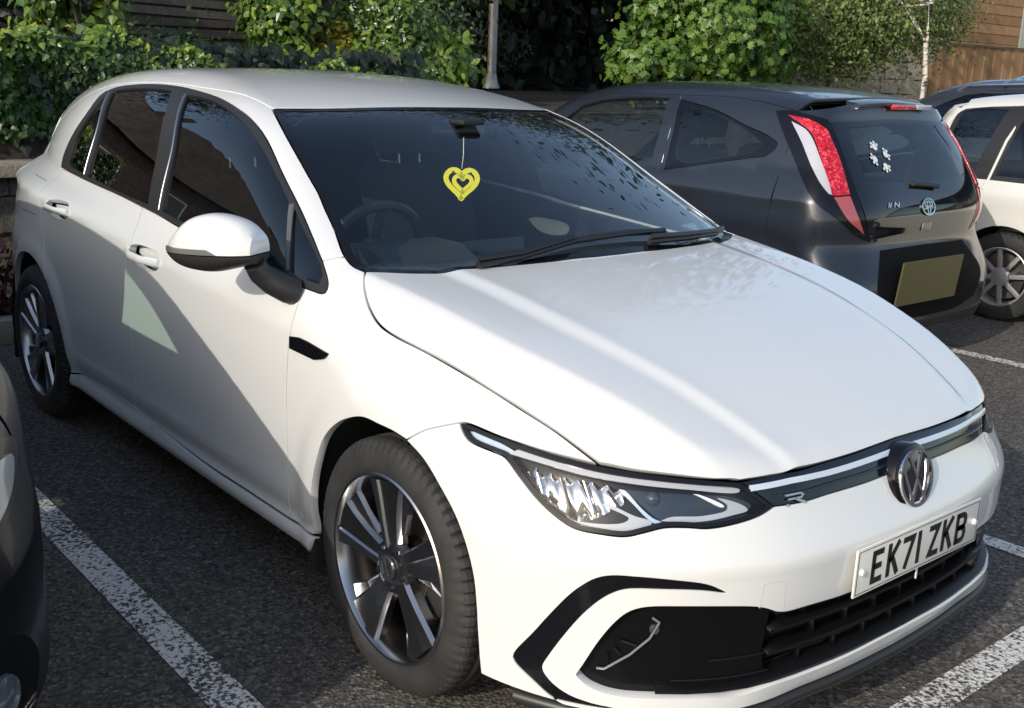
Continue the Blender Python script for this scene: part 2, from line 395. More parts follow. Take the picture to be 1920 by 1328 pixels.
# ------------------------------------------------------------------ white hatchback: the body surface
class Hatch(Body):
    arcs = ((.03,.33), (-2.60,.33))
    def __init__(s):
        s.W = Sp([(-3.5,.66),(-3.3,.75),(-3.1,.815),(-2.9,.858),(-2.6,.884),(-2.2,.888),(-1.5,.888),(-.6,.887),(0,.886),(.3,.880),(.5,.856),(.65,.81),(.8,.74)])
        s.zc = Sp([(-3.4,.955),(-2.65,.944),(-2.35,.932),(-1.93,.905),(-1.26,.855),(-.45,.805),(.3,.765)])
        s.zb = Sp([(-3.4,1.07),(-2.5,1.03),(-1.6,.995),(-1.3,.98),(-.45,.925),(0,.90),(.8,.86)])
        s.b = Sp([(-3.4,.15),(-2.9,.132),(-2.5,.115),(-2.2,.095),(-1.3,.058),(-.45,.045),(.3,.03),(.8,.03)])
        s.lo = Sp([(.10,.15),(.15,.08),(.19,.04),(.22,.018),(.24,.012),(.252,.013),(.265,.019),(.28,.0235),(.30,.0225),(.325,.016),(.35,.012),(.42,.008),(.5,.004),(.6,.002),(.72,0)])
        s.gh = Sp([(0,0),(.1,.034),(.2,.078),(.3,.132),(.37,.180),(.43,.238),(.48,.31)])
        s.P = Sp([(.9,.59),(.85,.645),(.802,.697),(.75,.727),(.7,.752),(.6,.799),(.5,.838),(.4,.868),(.3,.894),(.2,.916),(.1,.935),(0,.952),(-.17,.975),(-.4,1.0),(-.7,1.02)])
        s.SC = Sp([(.2,.80),(-.17,.978),(-.45,1.113),(-.7,1.232),(-.97,1.347),(-1.1,1.378),(-1.3,1.410),(-1.6,1.439),(-1.9,1.452),(-2.2,1.450),(-2.6,1.428),(-3.0,1.388),(-3.2,1.355),(-3.5,1.29)])
        s.scc = Sp([(.2,.18),(-.32,.168),(-.7,.155),(-1.06,.12),(-1.5,.08),(-2.5,.075),(-3.2,.085)])
        s.hv = Sp([(0,0),(.3,.002),(.5,.004),(.66,.0055),(.70,.0068),(.73,.0115),(.76,.0155),(.80,.0165),(.88,.0172),(.95,.0185),(1.,.0205)])
        s.hd = Sp([(-.05,0),(-.012,0),(-.004,.0003),(.004,.0024),(.012,.0064),(.03,.0165),(.06,.036),(.1,.068),(.14,.108),(.2,.19)])
        s.ye = Sp([(-.5,.745),(-.3,.735),(-.1,.718),(.1,.702),(.2,.689),(.3,.667),(.4,.639),(.5,.609),(.6,.575),(.7,.535),(.8,.49)])
        s.N = Sp([(0,.880),(.2,.873),(.35,.857),(.46,.832),(.55,.795),(.62,.755),(.70,.69),(.78,.59),(.85,.46)])
        s.g = Sp([(.13,-.075),(.17,-.045),(.20,-.032),(.26,-.012),(.33,-.016),(.42,-.006),(.50,0),(.525,.0),(.56,-.016),(.60,-.040),(.65,-.062),(.70,-.076),(.76,-.10),(.85,-.16)])
        s.Xr = Sp([(.15,-3.33),(.3,-3.40),(.5,-3.432),(.7,-3.43),(.9,-3.41),(1.0,-3.385),(1.1,-3.335),(1.2,-3.28),(1.3,-3.225),(1.36,-3.185),(1.45,-3.12)])
    def Ys(s, x, z):
        zb, zc = s.zb(x), s.zc(x)
        lo = s.lo(np.clip(z, .1, .72))*(1-.85*sstep(.1, .33, x))
        t = np.clip((z-zc)/(zb-zc), 0, 1); w_ = sstep(-1., -2.5, x)
        up = s.b(x)*((1-w_)*t**1.5+w_*t*t*(3-2*t))
        gh = s.gh(np.clip(z-zb, 0, None))*(1+.25*sstep(-2.2, -3., x))
        fl = 0
        for cx, cz in s.arcs: fl = fl+.010*sstep(.47, .385, np.hypot(x-cx, z-cz))
        return s.W(x)-lo-up-gh+fl-.045*sstep(-2.4, -3.1, x)*np.clip((z-.6)/.3, 0, 1)**1.5
    def Ztop(s, x, ay):
        ye = s.ye(np.clip(x, -.6, .9))
        zh = s.P(x)-s.hv(np.minimum(ay/ye, 1))-s.hd(np.clip(ay-ye, -.05, None))
        return np.maximum(zh, s.SC(x)-s.scc(x)*ay**2)
    def f(s, p):
        x, y, z = p[...,0], p[...,1], p[...,2]; ay = np.sqrt(y*y+1e-6)
        a = smax(ay-s.Ys(x, z), (z-s.Ztop(x, ay))*.88, .10+.05*sstep(-1.2, -1.6, x))
        gz = s.g(z); gz = np.where(z < .5, gz*(1-.95*sstep(.3, .6, ay)), gz)
        a = smax(a, (x-s.N(ay)-gz)*.85, .04)
        a = smax(a, s.Xr(z)+.10*(ay/.8)**4-x, .12)
        return smax(a, .15-z, .01)
HB = Hatch()
CUR = {k: np.array(v) for k, v in {'ws_a':[(-0.305,-0.73,0.968),(-0.337,-0.732,0.971),(-0.361,-0.738,0.979),(-0.381,-0.738,0.988),(-0.396,-0.737,0.996)],
 'ws_b':[(-0.396,-0.737,0.996),(-0.412,-0.734,1.004),(-0.498,-0.708,1.053),(-0.575,-0.69,1.095),(-0.64,-0.673,1.131),(-0.709,-0.662,1.168),(-0.796,-0.647,1.214),(-0.93,-0.62,1.279),(-1.102,-0.568,1.34)],
 'ws_base':[(-0.305,-0.73,0.968),(-0.246,-0.629,0.966),(-0.203,-0.489,0.969),(-0.183,-0.325,0.972),(-0.173,-0.138,0.976),(-0.167,-0.04,0.977),(-0.167,-0.012,0.977)],
 'header':[(-1.102,-0.568,1.34),(-1.061,-0.47,1.344),(-1.029,-0.364,1.347),(-1.004,-0.18,1.352),(-0.995,-0.059,1.354),(-0.993,-0.006,1.354)],
 'hoodgap':[(-0.305,-0.73,0.968),(-0.285,-0.749,0.958),(-0.24,-0.774,0.931),(-0.181,-0.796,0.9),(-0.121,-0.809,0.878),(-0.055,-0.81,0.865),(0.076,-0.8,0.848),(0.248,-0.78,0.814),(0.346,-0.76,0.785),(0.438,-0.739,0.756),(0.505,-0.724,0.729),(0.548,-0.713,0.71)],
 'hoodlamp':[(0.548,-0.713,0.71),(0.61,-0.668,0.705),(0.674,-0.604,0.699),(0.717,-0.546,0.693),(0.742,-0.497,0.687)],
 'hoodfront':[(0.742,-0.497,0.687),(0.755,-0.449,0.69),(0.774,-0.343,0.691),(0.782,-0.266,0.694),(0.787,-0.168,0.695),(0.788,-0.08,0.698),(0.788,-0.006,0.7)],
 'seam':[(-0.429,-0.786,0.983),(-0.412,-0.763,0.991),(-0.396,-0.737,0.996)],
 'dlo_top':[(-2.505,-0.766,1.038),(-2.524,-0.751,1.074),(-2.517,-0.736,1.116),(-2.484,-0.712,1.181),(-2.415,-0.674,1.268),(-2.4,-0.628,1.328),(-2.321,-0.607,1.356),(-2.134,-0.594,1.376),(-1.947,-0.588,1.384),(-1.759,-0.587,1.383),(-1.555,-0.593,1.373),(-1.392,-0.607,1.36),(-1.223,-0.628,1.336),(-1.097,-0.643,1.308),(-0.94,-0.672,1.256),(-0.759,-0.714,1.165),(-0.622,-0.741,1.093),(-0.519,-0.764,1.035),(-0.429,-0.786,0.983)],
 'dlo_corner':[(-0.427,-0.839,0.919),(-0.389,-0.835,0.917),(-0.358,-0.829,0.915),(-0.349,-0.823,0.918),(-0.358,-0.811,0.934),(-0.377,-0.802,0.949),(-0.429,-0.786,0.983)],
 'belt_a':[(-0.427,-0.839,0.919),(-0.503,-0.841,0.927),(-0.693,-0.841,0.937),(-0.93,-0.838,0.953),(-1.209,-0.833,0.972),(-1.392,-0.827,0.989),(-1.535,-0.822,0.998)],
 'belt_b':[(-1.535,-0.822,0.998),(-1.728,-0.814,1.01),(-2.155,-0.793,1.026),(-2.505,-0.766,1.038)],
 'd1':[(-0.427,-0.839,0.919),(-0.419,-0.86,0.887),(-0.417,-0.877,0.847),(-0.42,-0.887,0.806),(-0.431,-0.887,0.761),(-0.441,-0.886,0.697),(-0.449,-0.885,0.61),(-0.451,-0.883,0.507),(-0.464,-0.876,0.369),(-0.482,-0.867,0.267)],
 'd2':[(-1.535,-0.822,0.998),(-1.5,-0.859,0.939),(-1.49,-0.887,0.88),(-1.519,-0.888,0.823),(-1.534,-0.888,0.749),(-1.53,-0.887,0.658),(-1.521,-0.885,0.549),(-1.53,-0.881,0.434),(-1.573,-0.865,0.298)],
 'sill_a':[(-0.33,-0.874,0.274),(-0.408,-0.869,0.269),(-0.482,-0.867,0.267)],
 'sill_b':[(-0.482,-0.867,0.267),(-0.72,-0.867,0.267),(-1.018,-0.868,0.266),(-1.4,-0.864,0.282),(-1.573,-0.865,0.298)],
 'sill_c':[(-1.573,-0.865,0.298),(-1.725,-0.866,0.302),(-1.963,-0.865,0.298),(-2.175,-0.866,0.294)],
 'arch_a':[(-0.33,-0.874,0.274),(-0.325,-0.884,0.344),(-0.316,-0.888,0.412),(-0.286,-0.892,0.491),(-0.242,-0.894,0.572),(-0.179,-0.895,0.628),(-0.111,-0.895,0.662),(-0.055,-0.895,0.678),(0.004,-0.893,0.678),(0.063,-0.891,0.677),(0.115,-0.889,0.671)],
 'arch_b':[(0.115,-0.889,0.671),(0.181,-0.888,0.645),(0.24,-0.889,0.605),(0.301,-0.889,0.553),(0.338,-0.887,0.498),(0.361,-0.884,0.438),(0.371,-0.881,0.374),(0.377,-0.878,0.301),(0.388,-0.875,0.213)],
 'hl_top':[(0.244,-0.84,0.738),(0.257,-0.834,0.741),(0.351,-0.807,0.73),(0.45,-0.767,0.719),(0.548,-0.713,0.71)],
 'hl_in':[(0.742,-0.497,0.687),(0.765,-0.466,0.66),(0.785,-0.433,0.632)],
 'hl_bot':[(0.785,-0.433,0.632),(0.779,-0.47,0.619),(0.76,-0.53,0.608),(0.736,-0.583,0.603),(0.711,-0.622,0.606),(0.686,-0.655,0.605),(0.664,-0.688,0.595),(0.64,-0.718,0.585),(0.602,-0.75,0.584),(0.555,-0.779,0.587),(0.521,-0.793,0.6),(0.474,-0.808,0.627),(0.419,-0.816,0.666),(0.373,-0.819,0.695),(0.348,-0.826,0.699),(0.283,-0.843,0.709),(0.26,-0.843,0.723),(0.244,-0.84,0.738)],
 'gap':[(0.115,-0.889,0.671),(0.168,-0.873,0.707),(0.206,-0.857,0.723),(0.244,-0.84,0.738)],
 'strip_bot':[(0.785,-0.433,0.632),(0.801,-0.357,0.63),(0.811,-0.272,0.633),(0.82,-0.13,0.634),(0.821,-0.019,0.639),(0.82,0.016,0.642)],
 'lightbar':[(0.755,-0.481,0.673),(0.783,-0.353,0.675),(0.795,-0.256,0.674),(0.803,-0.105,0.676),(0.803,0.003,0.679),(0.801,0.072,0.681)],
 'C_out':[(0.787,-0.566,0.476),(0.765,-0.604,0.497),(0.719,-0.668,0.508),(0.673,-0.717,0.51),(0.636,-0.749,0.507),(0.611,-0.766,0.496),(0.589,-0.781,0.476),(0.566,-0.794,0.449),(0.53,-0.814,0.394),(0.498,-0.829,0.343),(0.463,-0.845,0.29),(0.459,-0.847,0.276),(0.466,-0.844,0.263),(0.503,-0.827,0.235),(0.537,-0.809,0.21),(0.564,-0.795,0.199),(0.592,-0.778,0.192),(0.636,-0.747,0.185)],
 'C_in':[(0.636,-0.747,0.185),(0.661,-0.727,0.205),(0.612,-0.765,0.213),(0.575,-0.788,0.221),(0.542,-0.807,0.239),(0.522,-0.817,0.261),(0.519,-0.819,0.273),(0.533,-0.812,0.307),(0.563,-0.796,0.365),(0.592,-0.779,0.414),(0.619,-0.761,0.45),(0.64,-0.745,0.47),(0.662,-0.726,0.482),(0.72,-0.667,0.487),(0.76,-0.612,0.485),(0.787,-0.566,0.476)],
 'intake_l':[(0.83,-0.457,0.42),(0.824,-0.477,0.43),(0.816,-0.501,0.438),(0.796,-0.547,0.445),(0.742,-0.638,0.45),(0.69,-0.7,0.445),(0.667,-0.722,0.432),(0.648,-0.739,0.407),(0.623,-0.757,0.36),(0.597,-0.775,0.297),(0.586,-0.782,0.272)],
 'intake_top':[(0.873,0.084,0.424),(0.873,0.059,0.424),(0.874,-0.033,0.423),(0.87,-0.136,0.419),(0.862,-0.257,0.413),(0.849,-0.365,0.415),(0.836,-0.434,0.415),(0.83,-0.457,0.42)],
 'intake_bot':[(0.586,-0.782,0.272),(0.602,-0.772,0.256),(0.628,-0.754,0.245),(0.66,-0.728,0.24),(0.709,-0.679,0.241),(0.77,-0.595,0.241),(0.803,-0.526,0.236),(0.829,-0.439,0.245),(0.84,-0.375,0.244),(0.855,-0.235,0.246),(0.865,-0.076,0.252),(0.868,-0.008,0.259)],
 'sidepanel':[(0.83,-0.456,0.415),(0.826,-0.456,0.366),(0.825,-0.46,0.311),(0.828,-0.45,0.248)],
 'fog1':[(0.702,-0.687,0.412),(0.712,-0.675,0.402),(0.7,-0.689,0.365),(0.672,-0.717,0.325),(0.632,-0.751,0.286),(0.618,-0.761,0.285),(0.629,-0.753,0.314),(0.662,-0.726,0.369)],
 'sensor':[(0.706,-0.682,0.385)],
 'flap':[(0.818,-0.496,0.435),(0.82,-0.493,0.488),(0.837,-0.443,0.49),(0.835,-0.438,0.418)],
 'badge':[(-0.417,-0.887,0.799),(-0.371,-0.886,0.805),(-0.322,-0.886,0.803),(-0.23,-0.884,0.793),(-0.24,-0.886,0.781),(-0.296,-0.887,0.764),(-0.418,-0.887,0.767)],
 'fuel':[(-2.759,-0.828,0.973),(-2.747,-0.796,0.991),(-2.524,-0.821,0.987),(-2.351,-0.886,0.939),(-2.467,-0.886,0.861),(-2.734,-0.861,0.851)],
 'cup_r':[(-2.326,-0.888,0.913),(-2.291,-0.886,0.937),(-2.207,-0.875,0.946),(-2.105,-0.878,0.938),(-2.086,-0.888,0.91),(-2.156,-0.888,0.883),(-2.252,-0.888,0.885)],
 'cup_f':[(-1.508,-0.888,0.864),(-1.47,-0.886,0.883),(-1.364,-0.882,0.89),(-1.262,-0.884,0.876),(-1.26,-0.888,0.846),(-1.335,-0.888,0.822),(-1.444,-0.888,0.829)],
 'glass_f':[(-1.604,-0.618,1.358),(-1.502,-0.618,1.355),(-1.353,-0.631,1.343),(-1.199,-0.651,1.317),(-1.07,-0.67,1.284),(-0.927,-0.696,1.234),(-0.777,-0.726,1.162),(-0.676,-0.747,1.109)],
 'glass_f2':[(-0.676,-0.747,1.109),(-0.593,-0.794,1.031),(-0.528,-0.836,0.941)],
 'glass_f3':[(-0.528,-0.836,0.941),(-0.719,-0.835,0.953),(-0.942,-0.832,0.968),(-1.185,-0.827,0.988),(-1.372,-0.822,1.003)],
 'glass_f4':[(-1.372,-0.822,1.003),(-1.43,-0.75,1.185),(-1.604,-0.618,1.358)],
 'glass_r':[(-2.279,-0.621,1.347),(-2.185,-0.617,1.357),(-2.015,-0.613,1.365),(-1.858,-0.611,1.368),(-1.754,-0.612,1.367)],
 'glass_r2':[(-1.754,-0.612,1.367),(-1.645,-0.684,1.295),(-1.54,-0.766,1.15),(-1.492,-0.819,1.01)],
 'glass_r3':[(-1.492,-0.819,1.01),(-1.808,-0.808,1.023),(-2.142,-0.789,1.041)],
 'glass_r4':[(-2.142,-0.789,1.041),(-2.167,-0.725,1.202),(-2.279,-0.621,1.347)],
 'glass_q':[(-2.372,-0.772,1.054),(-2.418,-0.761,1.076),(-2.425,-0.751,1.103),(-2.42,-0.726,1.165),(-2.37,-0.688,1.249),(-2.338,-0.648,1.312),(-2.319,-0.625,1.339)],
 'glass_q2':[(-2.319,-0.625,1.339),(-2.202,-0.724,1.199),(-2.184,-0.786,1.043)],
 'glass_q3':[(-2.184,-0.786,1.043),(-2.372,-0.772,1.054)],
 'glass_t':[(-0.636,-0.749,1.091),(-0.575,-0.764,1.056),(-0.491,-0.78,1.012),(-0.423,-0.794,0.974)],
 'glass_t2':[(-0.423,-0.794,0.974),(-0.392,-0.808,0.95),(-0.385,-0.82,0.934)],
 'glass_t3':[(-0.385,-0.82,0.934),(-0.425,-0.826,0.937),(-0.511,-0.833,0.946)],
 'glass_t4':[(-0.511,-0.833,0.946),(-0.557,-0.804,1.008),(-0.636,-0.749,1.091)],
 'chrome_b':[(-1.63,-0.616,1.361),(-1.45,-0.747,1.191),(-1.398,-0.822,1.003)],
 'fdiv':[(-0.658,-0.747,1.102),(-0.59,-0.793,1.032),(-0.524,-0.834,0.946)],
 'hx_drl':[(0.38,-0.811,0.704),(0.462,-0.777,0.698),(0.532,-0.741,0.691),(0.62,-0.676,0.684),(0.693,-0.597,0.677),(0.749,-0.505,0.666),(0.75,-0.498,0.67),(0.745,-0.504,0.675),(0.689,-0.594,0.688),(0.615,-0.672,0.694),(0.542,-0.727,0.7),(0.455,-0.771,0.71),(0.388,-0.801,0.714)],
 'hx_tip':[(0.267,-0.838,0.728),(0.28,-0.841,0.716),(0.306,-0.836,0.708),(0.37,-0.818,0.7),(0.387,-0.806,0.708),(0.352,-0.813,0.719),(0.298,-0.827,0.73)],
 'hx_chrome':[(0.388,-0.81,0.7),(0.49,-0.772,0.684),(0.567,-0.724,0.681),(0.599,-0.705,0.672),(0.617,-0.707,0.643),(0.607,-0.72,0.635),(0.581,-0.752,0.611),(0.541,-0.783,0.599),(0.509,-0.794,0.616),(0.464,-0.805,0.646),(0.416,-0.811,0.679)],
 'hx_tick':[(0.583,-0.737,0.639),(0.634,-0.705,0.618),(0.627,-0.717,0.609),(0.547,-0.779,0.6),(0.53,-0.788,0.602),(0.557,-0.777,0.589),(0.6,-0.749,0.588),(0.635,-0.719,0.591),(0.67,-0.67,0.614),(0.64,-0.696,0.624),(0.591,-0.729,0.642)],
 'hx_sep':[(0.599,-0.705,0.672),(0.609,-0.697,0.671),(0.645,-0.682,0.639),(0.668,-0.668,0.621),(0.681,-0.656,0.615),(0.673,-0.668,0.612),(0.658,-0.679,0.622),(0.632,-0.692,0.645)],
 'hx_dark':[(0.608,-0.696,0.674),(0.694,-0.603,0.668),(0.747,-0.515,0.656),(0.77,-0.473,0.637),(0.756,-0.532,0.615),(0.713,-0.612,0.614),(0.68,-0.655,0.618),(0.646,-0.679,0.643)],
 'hx_tick2':[(0.704,-0.589,0.668),(0.709,-0.581,0.667),(0.743,-0.535,0.641),(0.742,-0.54,0.639)],
 'hx_low':[(0.68,-0.656,0.617),(0.713,-0.612,0.615),(0.735,-0.573,0.617),(0.756,-0.522,0.624),(0.768,-0.486,0.631),(0.756,-0.502,0.644),(0.734,-0.544,0.656),(0.748,-0.525,0.641),(0.75,-0.527,0.635),(0.728,-0.577,0.626),(0.689,-0.64,0.624)],
 'hx_lens':[(0.655,-0.659,0.659)]}.items()}
def ends0(k, i=-1):
    c = CUR[k]; c[i,1] = 0.0
for k in ('ws_base','header','hoodfront','strip_bot','intake_bot'): ends0(k)
CUR['intake_top'] = np.vstack([[(.874, 0, .4235)], CUR['intake_top'][CUR['intake_top'][:,1] < -.03]])
CUR['intake_bot'][-1] = (.867, 0, .2525)
def side_c(pts): return HB.side(pts)
cv = lambda k, r=False: CUR[k][::-1] if r else CUR[k]
CUR['d3'] = side_c([(-2.37,.615),(-2.385,.70),(-2.395,.78),(-2.40,.86),(-2.415,.92),(-2.445,.97)]); CUR['d3'] = np.vstack([CUR['d3'], cv('belt_b')[-1:]])
rear_arc = [(-2.212,.272),(-2.235,.40),(-2.29,.52),(-2.37,.615),(-2.46,.665),(-2.56,.688),(-2.66,.686),(-2.76,.66),(-2.85,.60),(-2.92,.51),(-2.96,.40),(-2.975,.24)]
CUR['rarc_f'] = side_c(rear_arc[:4]); CUR['rarc_r'] = side_c(rear_arc[3:])
CUR['sill_c'] = np.vstack([cv('sill_c')[:-1], CUR['rarc_f'][:1]])
hc = cv('header')[0]
CUR['ditch'] = np.vstack([hc[None], HB.top([(x, -.566-.004*i) for i, x in enumerate(np.linspace(-1.25,-3.15,9))])])
CUR['tail'] = np.vstack([CUR['ditch'][-1:], HB.side([(-3.14,1.22),(-3.13,1.12),(-3.12,1.0),(-3.12,.85),(-3.12,.6),(-3.115,.4),(-3.10,.21)])])
CUR['rbot'] = np.vstack([CUR['tail'][-1:], side_c([(-3.04,.215)]), CUR['rarc_r'][-1:]])
CUR['sillbot'] = side_c([(-.352,.215),(-.8,.213),(-1.3,.216),(-1.8,.22),(-2.205,.225)])
CUR['bumpbot'] = HB.pt('F', [(-a*HB.Fr, z) for a, z in ((0,.203),(.25,.203),(.45,.203),(.65,.203),(.85,.203),(1.0,.203),(1.13,.202),(1.22,.205))])
CUR['bumpbot'] = np.vstack([CUR['bumpbot'], cv('arch_b')[-1:]])

car = thing('parked_hatchback', 'glossy white five-door hatchback with a yellow heart behind its windscreen, nearest car', 'car')
PANEL = dict(step=.017, gap=.0023, depth=.022)
def P2(name, ch, loops, m, **k):
    a = dict(PANEL); a.update(k); a.setdefault('mirror', True)
    return panel(HB, name, ch, loops, m, car, **a)
LIN = (DARKIN, .03)
P2('fender', 'S', [[cv('seam'), cv('ws_a',1), cv('hoodgap'), cv('hl_top',1), cv('gap',1), cv('arch_a',1), cv('sill_a'), cv('d1',1), cv('dlo_corner')]], WHITE)
cups = {}
def ring(k): c = CUR[k]; return [np.vstack([c, c[:1]])]
fdoor = P2('front_door', 'S', [[cv('d1'), cv('sill_b'), cv('d2',1), cv('belt_a',1)], ring('cup_f')], WHITE, lining=LIN)
rdoor = P2('rear_door', 'S', [[cv('d2'), cv('sill_c'), cv('rarc_f'), cv('d3'), cv('belt_b',1)], ring('cup_r')], WHITE, lining=LIN)
P2('side_frame', 'S', [[cv('seam'), cv('ws_b'), cv('ditch'), cv('tail'), cv('rbot'), cv('rarc_r',1), cv('d3'), cv('dlo_top')]], WHITE, lining=LIN, step=.02)
P2('sill', 'S', [[cv('sill_a'), cv('sill_b'), cv('sill_c'), np.vstack([cv('rarc_f')[:1], cv('sillbot')[-1:]]), cv('sillbot',1), np.vstack([cv('sillbot')[:1], cv('sill_a')[:1]])]], WHITE)
P2('hood', 'T', [half_to_full([cv('ws_base',1), cv('hoodgap'), cv('hoodlamp'), cv('hoodfront')])], WHITE, mirror=False, step=.0105, gap=.0015)
P2('roof', 'T', [half_to_full([cv('header',1), cv('ditch'), np.vstack([cv('ditch')[-1:], HB.top([(-3.165,-.3),(-3.17,0)])])])], WHITE, mirror=False, step=.03, lining=(DARKIN,.03), gap=.003)
P2('front_bumper', 'F', [half_to_full([cv('bumpbot'), cv('arch_b',1), cv('gap'), cv('hl_bot',1), cv('strip_bot')]),
    [cv('C_out'), cv('C_in')], [mir(cv('C_out')), mir(cv('C_in'))],
    half_to_full([cv('intake_top'), cv('intake_l'), cv('intake_bot')])], WHITE, mirror=False, step=.015, depth=.03, gap=.0012)
P2('rear_panel', 'B', [half_to_full([HB.pt('B', [(0,.21),(-.4,.21)]), np.vstack([HB.pt('B', [(-.4,.21)]), cv('rbot')[:1]]), cv('tail',1), np.vstack([cv('ditch')[-1:], HB.pt('B', [(-.35,1.335),(0,1.345)])])])], WHITE, mirror=False, step=.05, lining=(DARKIN,.03), gap=0)
# glasshouse
P2('window_trim', 'S', [[cv('dlo_top'), cv('dlo_corner',1), cv('belt_a'), cv('belt_b')],
    [cv('glass_f'), cv('glass_f2'), cv('glass_f3'), cv('glass_f4')], [cv('glass_r'), cv('glass_r2'), cv('glass_r3'), cv('glass_r4')],
    [cv('glass_q'), cv('glass_q2'), cv('glass_q3')], [cv('glass_t'), cv('glass_t2'), cv('glass_t3'), cv('glass_t4')]], TRIM, off=.002, depth=.014, gap=.001)
G = dict(off=-.006, depth=0, gap=-.004)
P2('side_window', 'S', [[cv('glass_f'), cv('glass_f2'), cv('glass_f3'), cv('glass_f4')]], SIDEGLASS, **G)
P2('rear_side_window', 'S', [[cv('glass_r'), cv('glass_r2'), cv('glass_r3'), cv('glass_r4')]], PRIVGLASS, **G)
P2('quarter_window', 'S', [[cv('glass_q'), cv('glass_q2'), cv('glass_q3')]], PRIVGLASS, **G)
P2('vent_window', 'S', [[cv('glass_t'), cv('glass_t2'), cv('glass_t3'), cv('glass_t4')]], SIDEGLASS, **G)
def strip3(name, c, wdt, m, n_off=.004, mirror=True, ch='S', parent=car):
    """narrow moulding following a curve on the body"""
    q = resample(HB.uv(ch, c), .012); P = HB.pt(ch, q); n = HB.grad(P); t = np.gradient(P, axis=0); t /= np.linalg.norm(t, axis=1)[:,None]; s_ = np.cross(n, t)
    obs = []
    for sg in ((1, -1) if mirror else (1,)):
        bm = bmesh.new(); rings = []
        for p, nn, ss in zip(P, n, s_):
            k = np.array([1, sg, 1]); rings.append([bm.verts.new((p+ss*a*wdt*.5+nn*b)*k) for a, b in ((-1,-.008),(-1,n_off*.4),(-.55,n_off),(.55,n_off),(1,n_off*.4),(1,-.008))])
        for r0, r1 in zip(rings[:-1], rings[1:]):
            for j in range(6): bm.faces.new((r0[j], r0[(j+1) % 6], r1[(j+1) % 6], r1[j]))
        bm.faces.new(rings[0][::-1]); bm.faces.new(rings[-1]); obs.append(bm_obj(name, bm, m, parent, smooth=True, sharp=50))
    return obs
strip3('pillar_strip', cv('chrome_b'), .010, SATIN)
strip3('quarter_strip', cv('glass_q2'), .010, SATIN)
strip3('vent_strip', cv('fdiv'), .016, mat('grey_trim', (.10,.10,.10), .4))
ws_half = [cv('ws_base',1), cv('ws_a'), cv('ws_b'), cv('header')]
wl = join([HB.uv('T', c) for c in half_to_full(ws_half)], .012)
inner = offset(wl, .026)
panel_uv(HB, 'windscreen_border', 'T', [offset(wl, .003), inner], GLOSSBLK, car, step=.03, depth=.01, off=-.001)
panel_uv(HB, 'windscreen', 'T', [offset(wl, .022)], WSGLASS, car, step=.04, depth=0, off=-.003)
# black cowl under the wipers
# lamps and nose
hl_loop = [cv('hl_top'), cv('hoodlamp'), cv('hl_in'), cv('hl_bot')]
hl_uv = join([HB.uv('F', c) for c in hl_loop], .008)
for sg in (1, -1):
    lampo = None
    def lam(name, loops, m, off, depth=.01, parent=None, step=.014):
        L2 = [l*np.array([1.,1.]) for l in loops]
        o = panel_uv(HB, name, 'F', L2, m, parent, step=step, depth=depth, off=off)
        if sg < 0:
            me = o.data; co = np.empty(len(me.vertices)*3); me.vertices.foreach_get('co', co); co = co.reshape(-1, 3); co[:,1] *= -1
            me.vertices.foreach_set('co', co.ravel()); me.flip_normals(); me.update()
        return o
    LAMPBK = mat('lamp_black', (.006,.006,.008), .25, coat=.1, spec=.25)
    DRLM = mat('lamp_light_guide', (.46,.47,.51), .14, coat=1.0); DRLB = mat('lamp_blue_guide', (.50,.60,.72), .2, coat=1)
    base = lam('headlight', [offset(hl_uv, .002), offset(hl_uv, .0105)], LAMPBK, -.0005, .05, car)
    lam('housing', [offset(hl_uv, .004)], LAMPBK, -.040, 0, base)
    def sub(name, key, m, off, depth=.012): lam(name, [join([HB.uv('F', np.vstack([CUR[key], CUR[key][:1]]))], .006)], m, off, depth, base, .01)
    sub('light_guide', 'hx_drl', DRLM, -.010); sub('side_marker', 'hx_tip', DRLB, -.012, .02)
    ud = HB.uv('F', CUR['hx_chrome']); u00 = ud[:,0].min()
    sub('reflector', 'hx_chrome', mat('reflector_chrome', (.70,.70,.69), .07, metal=1), lambda q: -.032-.012*np.abs(np.sin((q[:,0]-u00+.55*(q[:,1]-.66))/.030*math.pi/1.0))+.010*np.sin((q[:,1]-.60)*38), .01)
    sub('running_light', 'hx_tick', DRLM, -.020, .02); sub('divider_blade', 'hx_sep', CHROME, -.012, .03)
    sub('projector_panel', 'hx_dark', mat('lamp_navy', (.006,.008,.016), .08, coat=1), -.024, .02)
    sub('running_light', 'hx_low', DRLM, -.016, .012); sub('accent_bar', 'hx_tick2', mat('lamp_white', (.85,.86,.9), .2), -.013, .012)
    # ribs of the reflector, and the projector lens
    q0 = HB.uv('F', CUR['hx_chrome']); cen = q0.mean(0)
    for k in range(5):
        u0 = q0[:,0].min()+.02+(q0[:,0].max()-q0[:,0].min()-.04)*k/4
        dvt = .030 if 0 < k < 4 else .016
        a = HB.pt('F', [(u0-.016, cen[1]+dvt), (u0, cen[1]), (u0+.014, cen[1]-dvt)]); n_ = HB.grad(a); a = (a-n_*.024)*np.array([1, sg, 1])
        tube('reflector_rib', a, .0035, CHROME if k % 2 else ALLOYDK, base, n=6)
    pl = HB.pt('F', HB.uv('F', CUR['hx_lens'])); pn = HB.grad(pl)
    o = lathe('projector_lens', [(.0,.010),(.008,.008),(.014,.002),(.016,-.004)], mat('lens_glass', (.05,.06,.09), .03, coat=1), base, 16, 'z')
    o.matrix_world = Matrix.Translation(((pl-pn*.022)*np.array([1, sg, 1]))[0]) @ Vector((pn*np.array([1, sg, 1]))[0]).to_track_quat('Z', 'Y').to_matrix().to_4x4()
    lam('lens', [offset(hl_uv, .0085)], CLEAR, -.003, 0, base, .02)
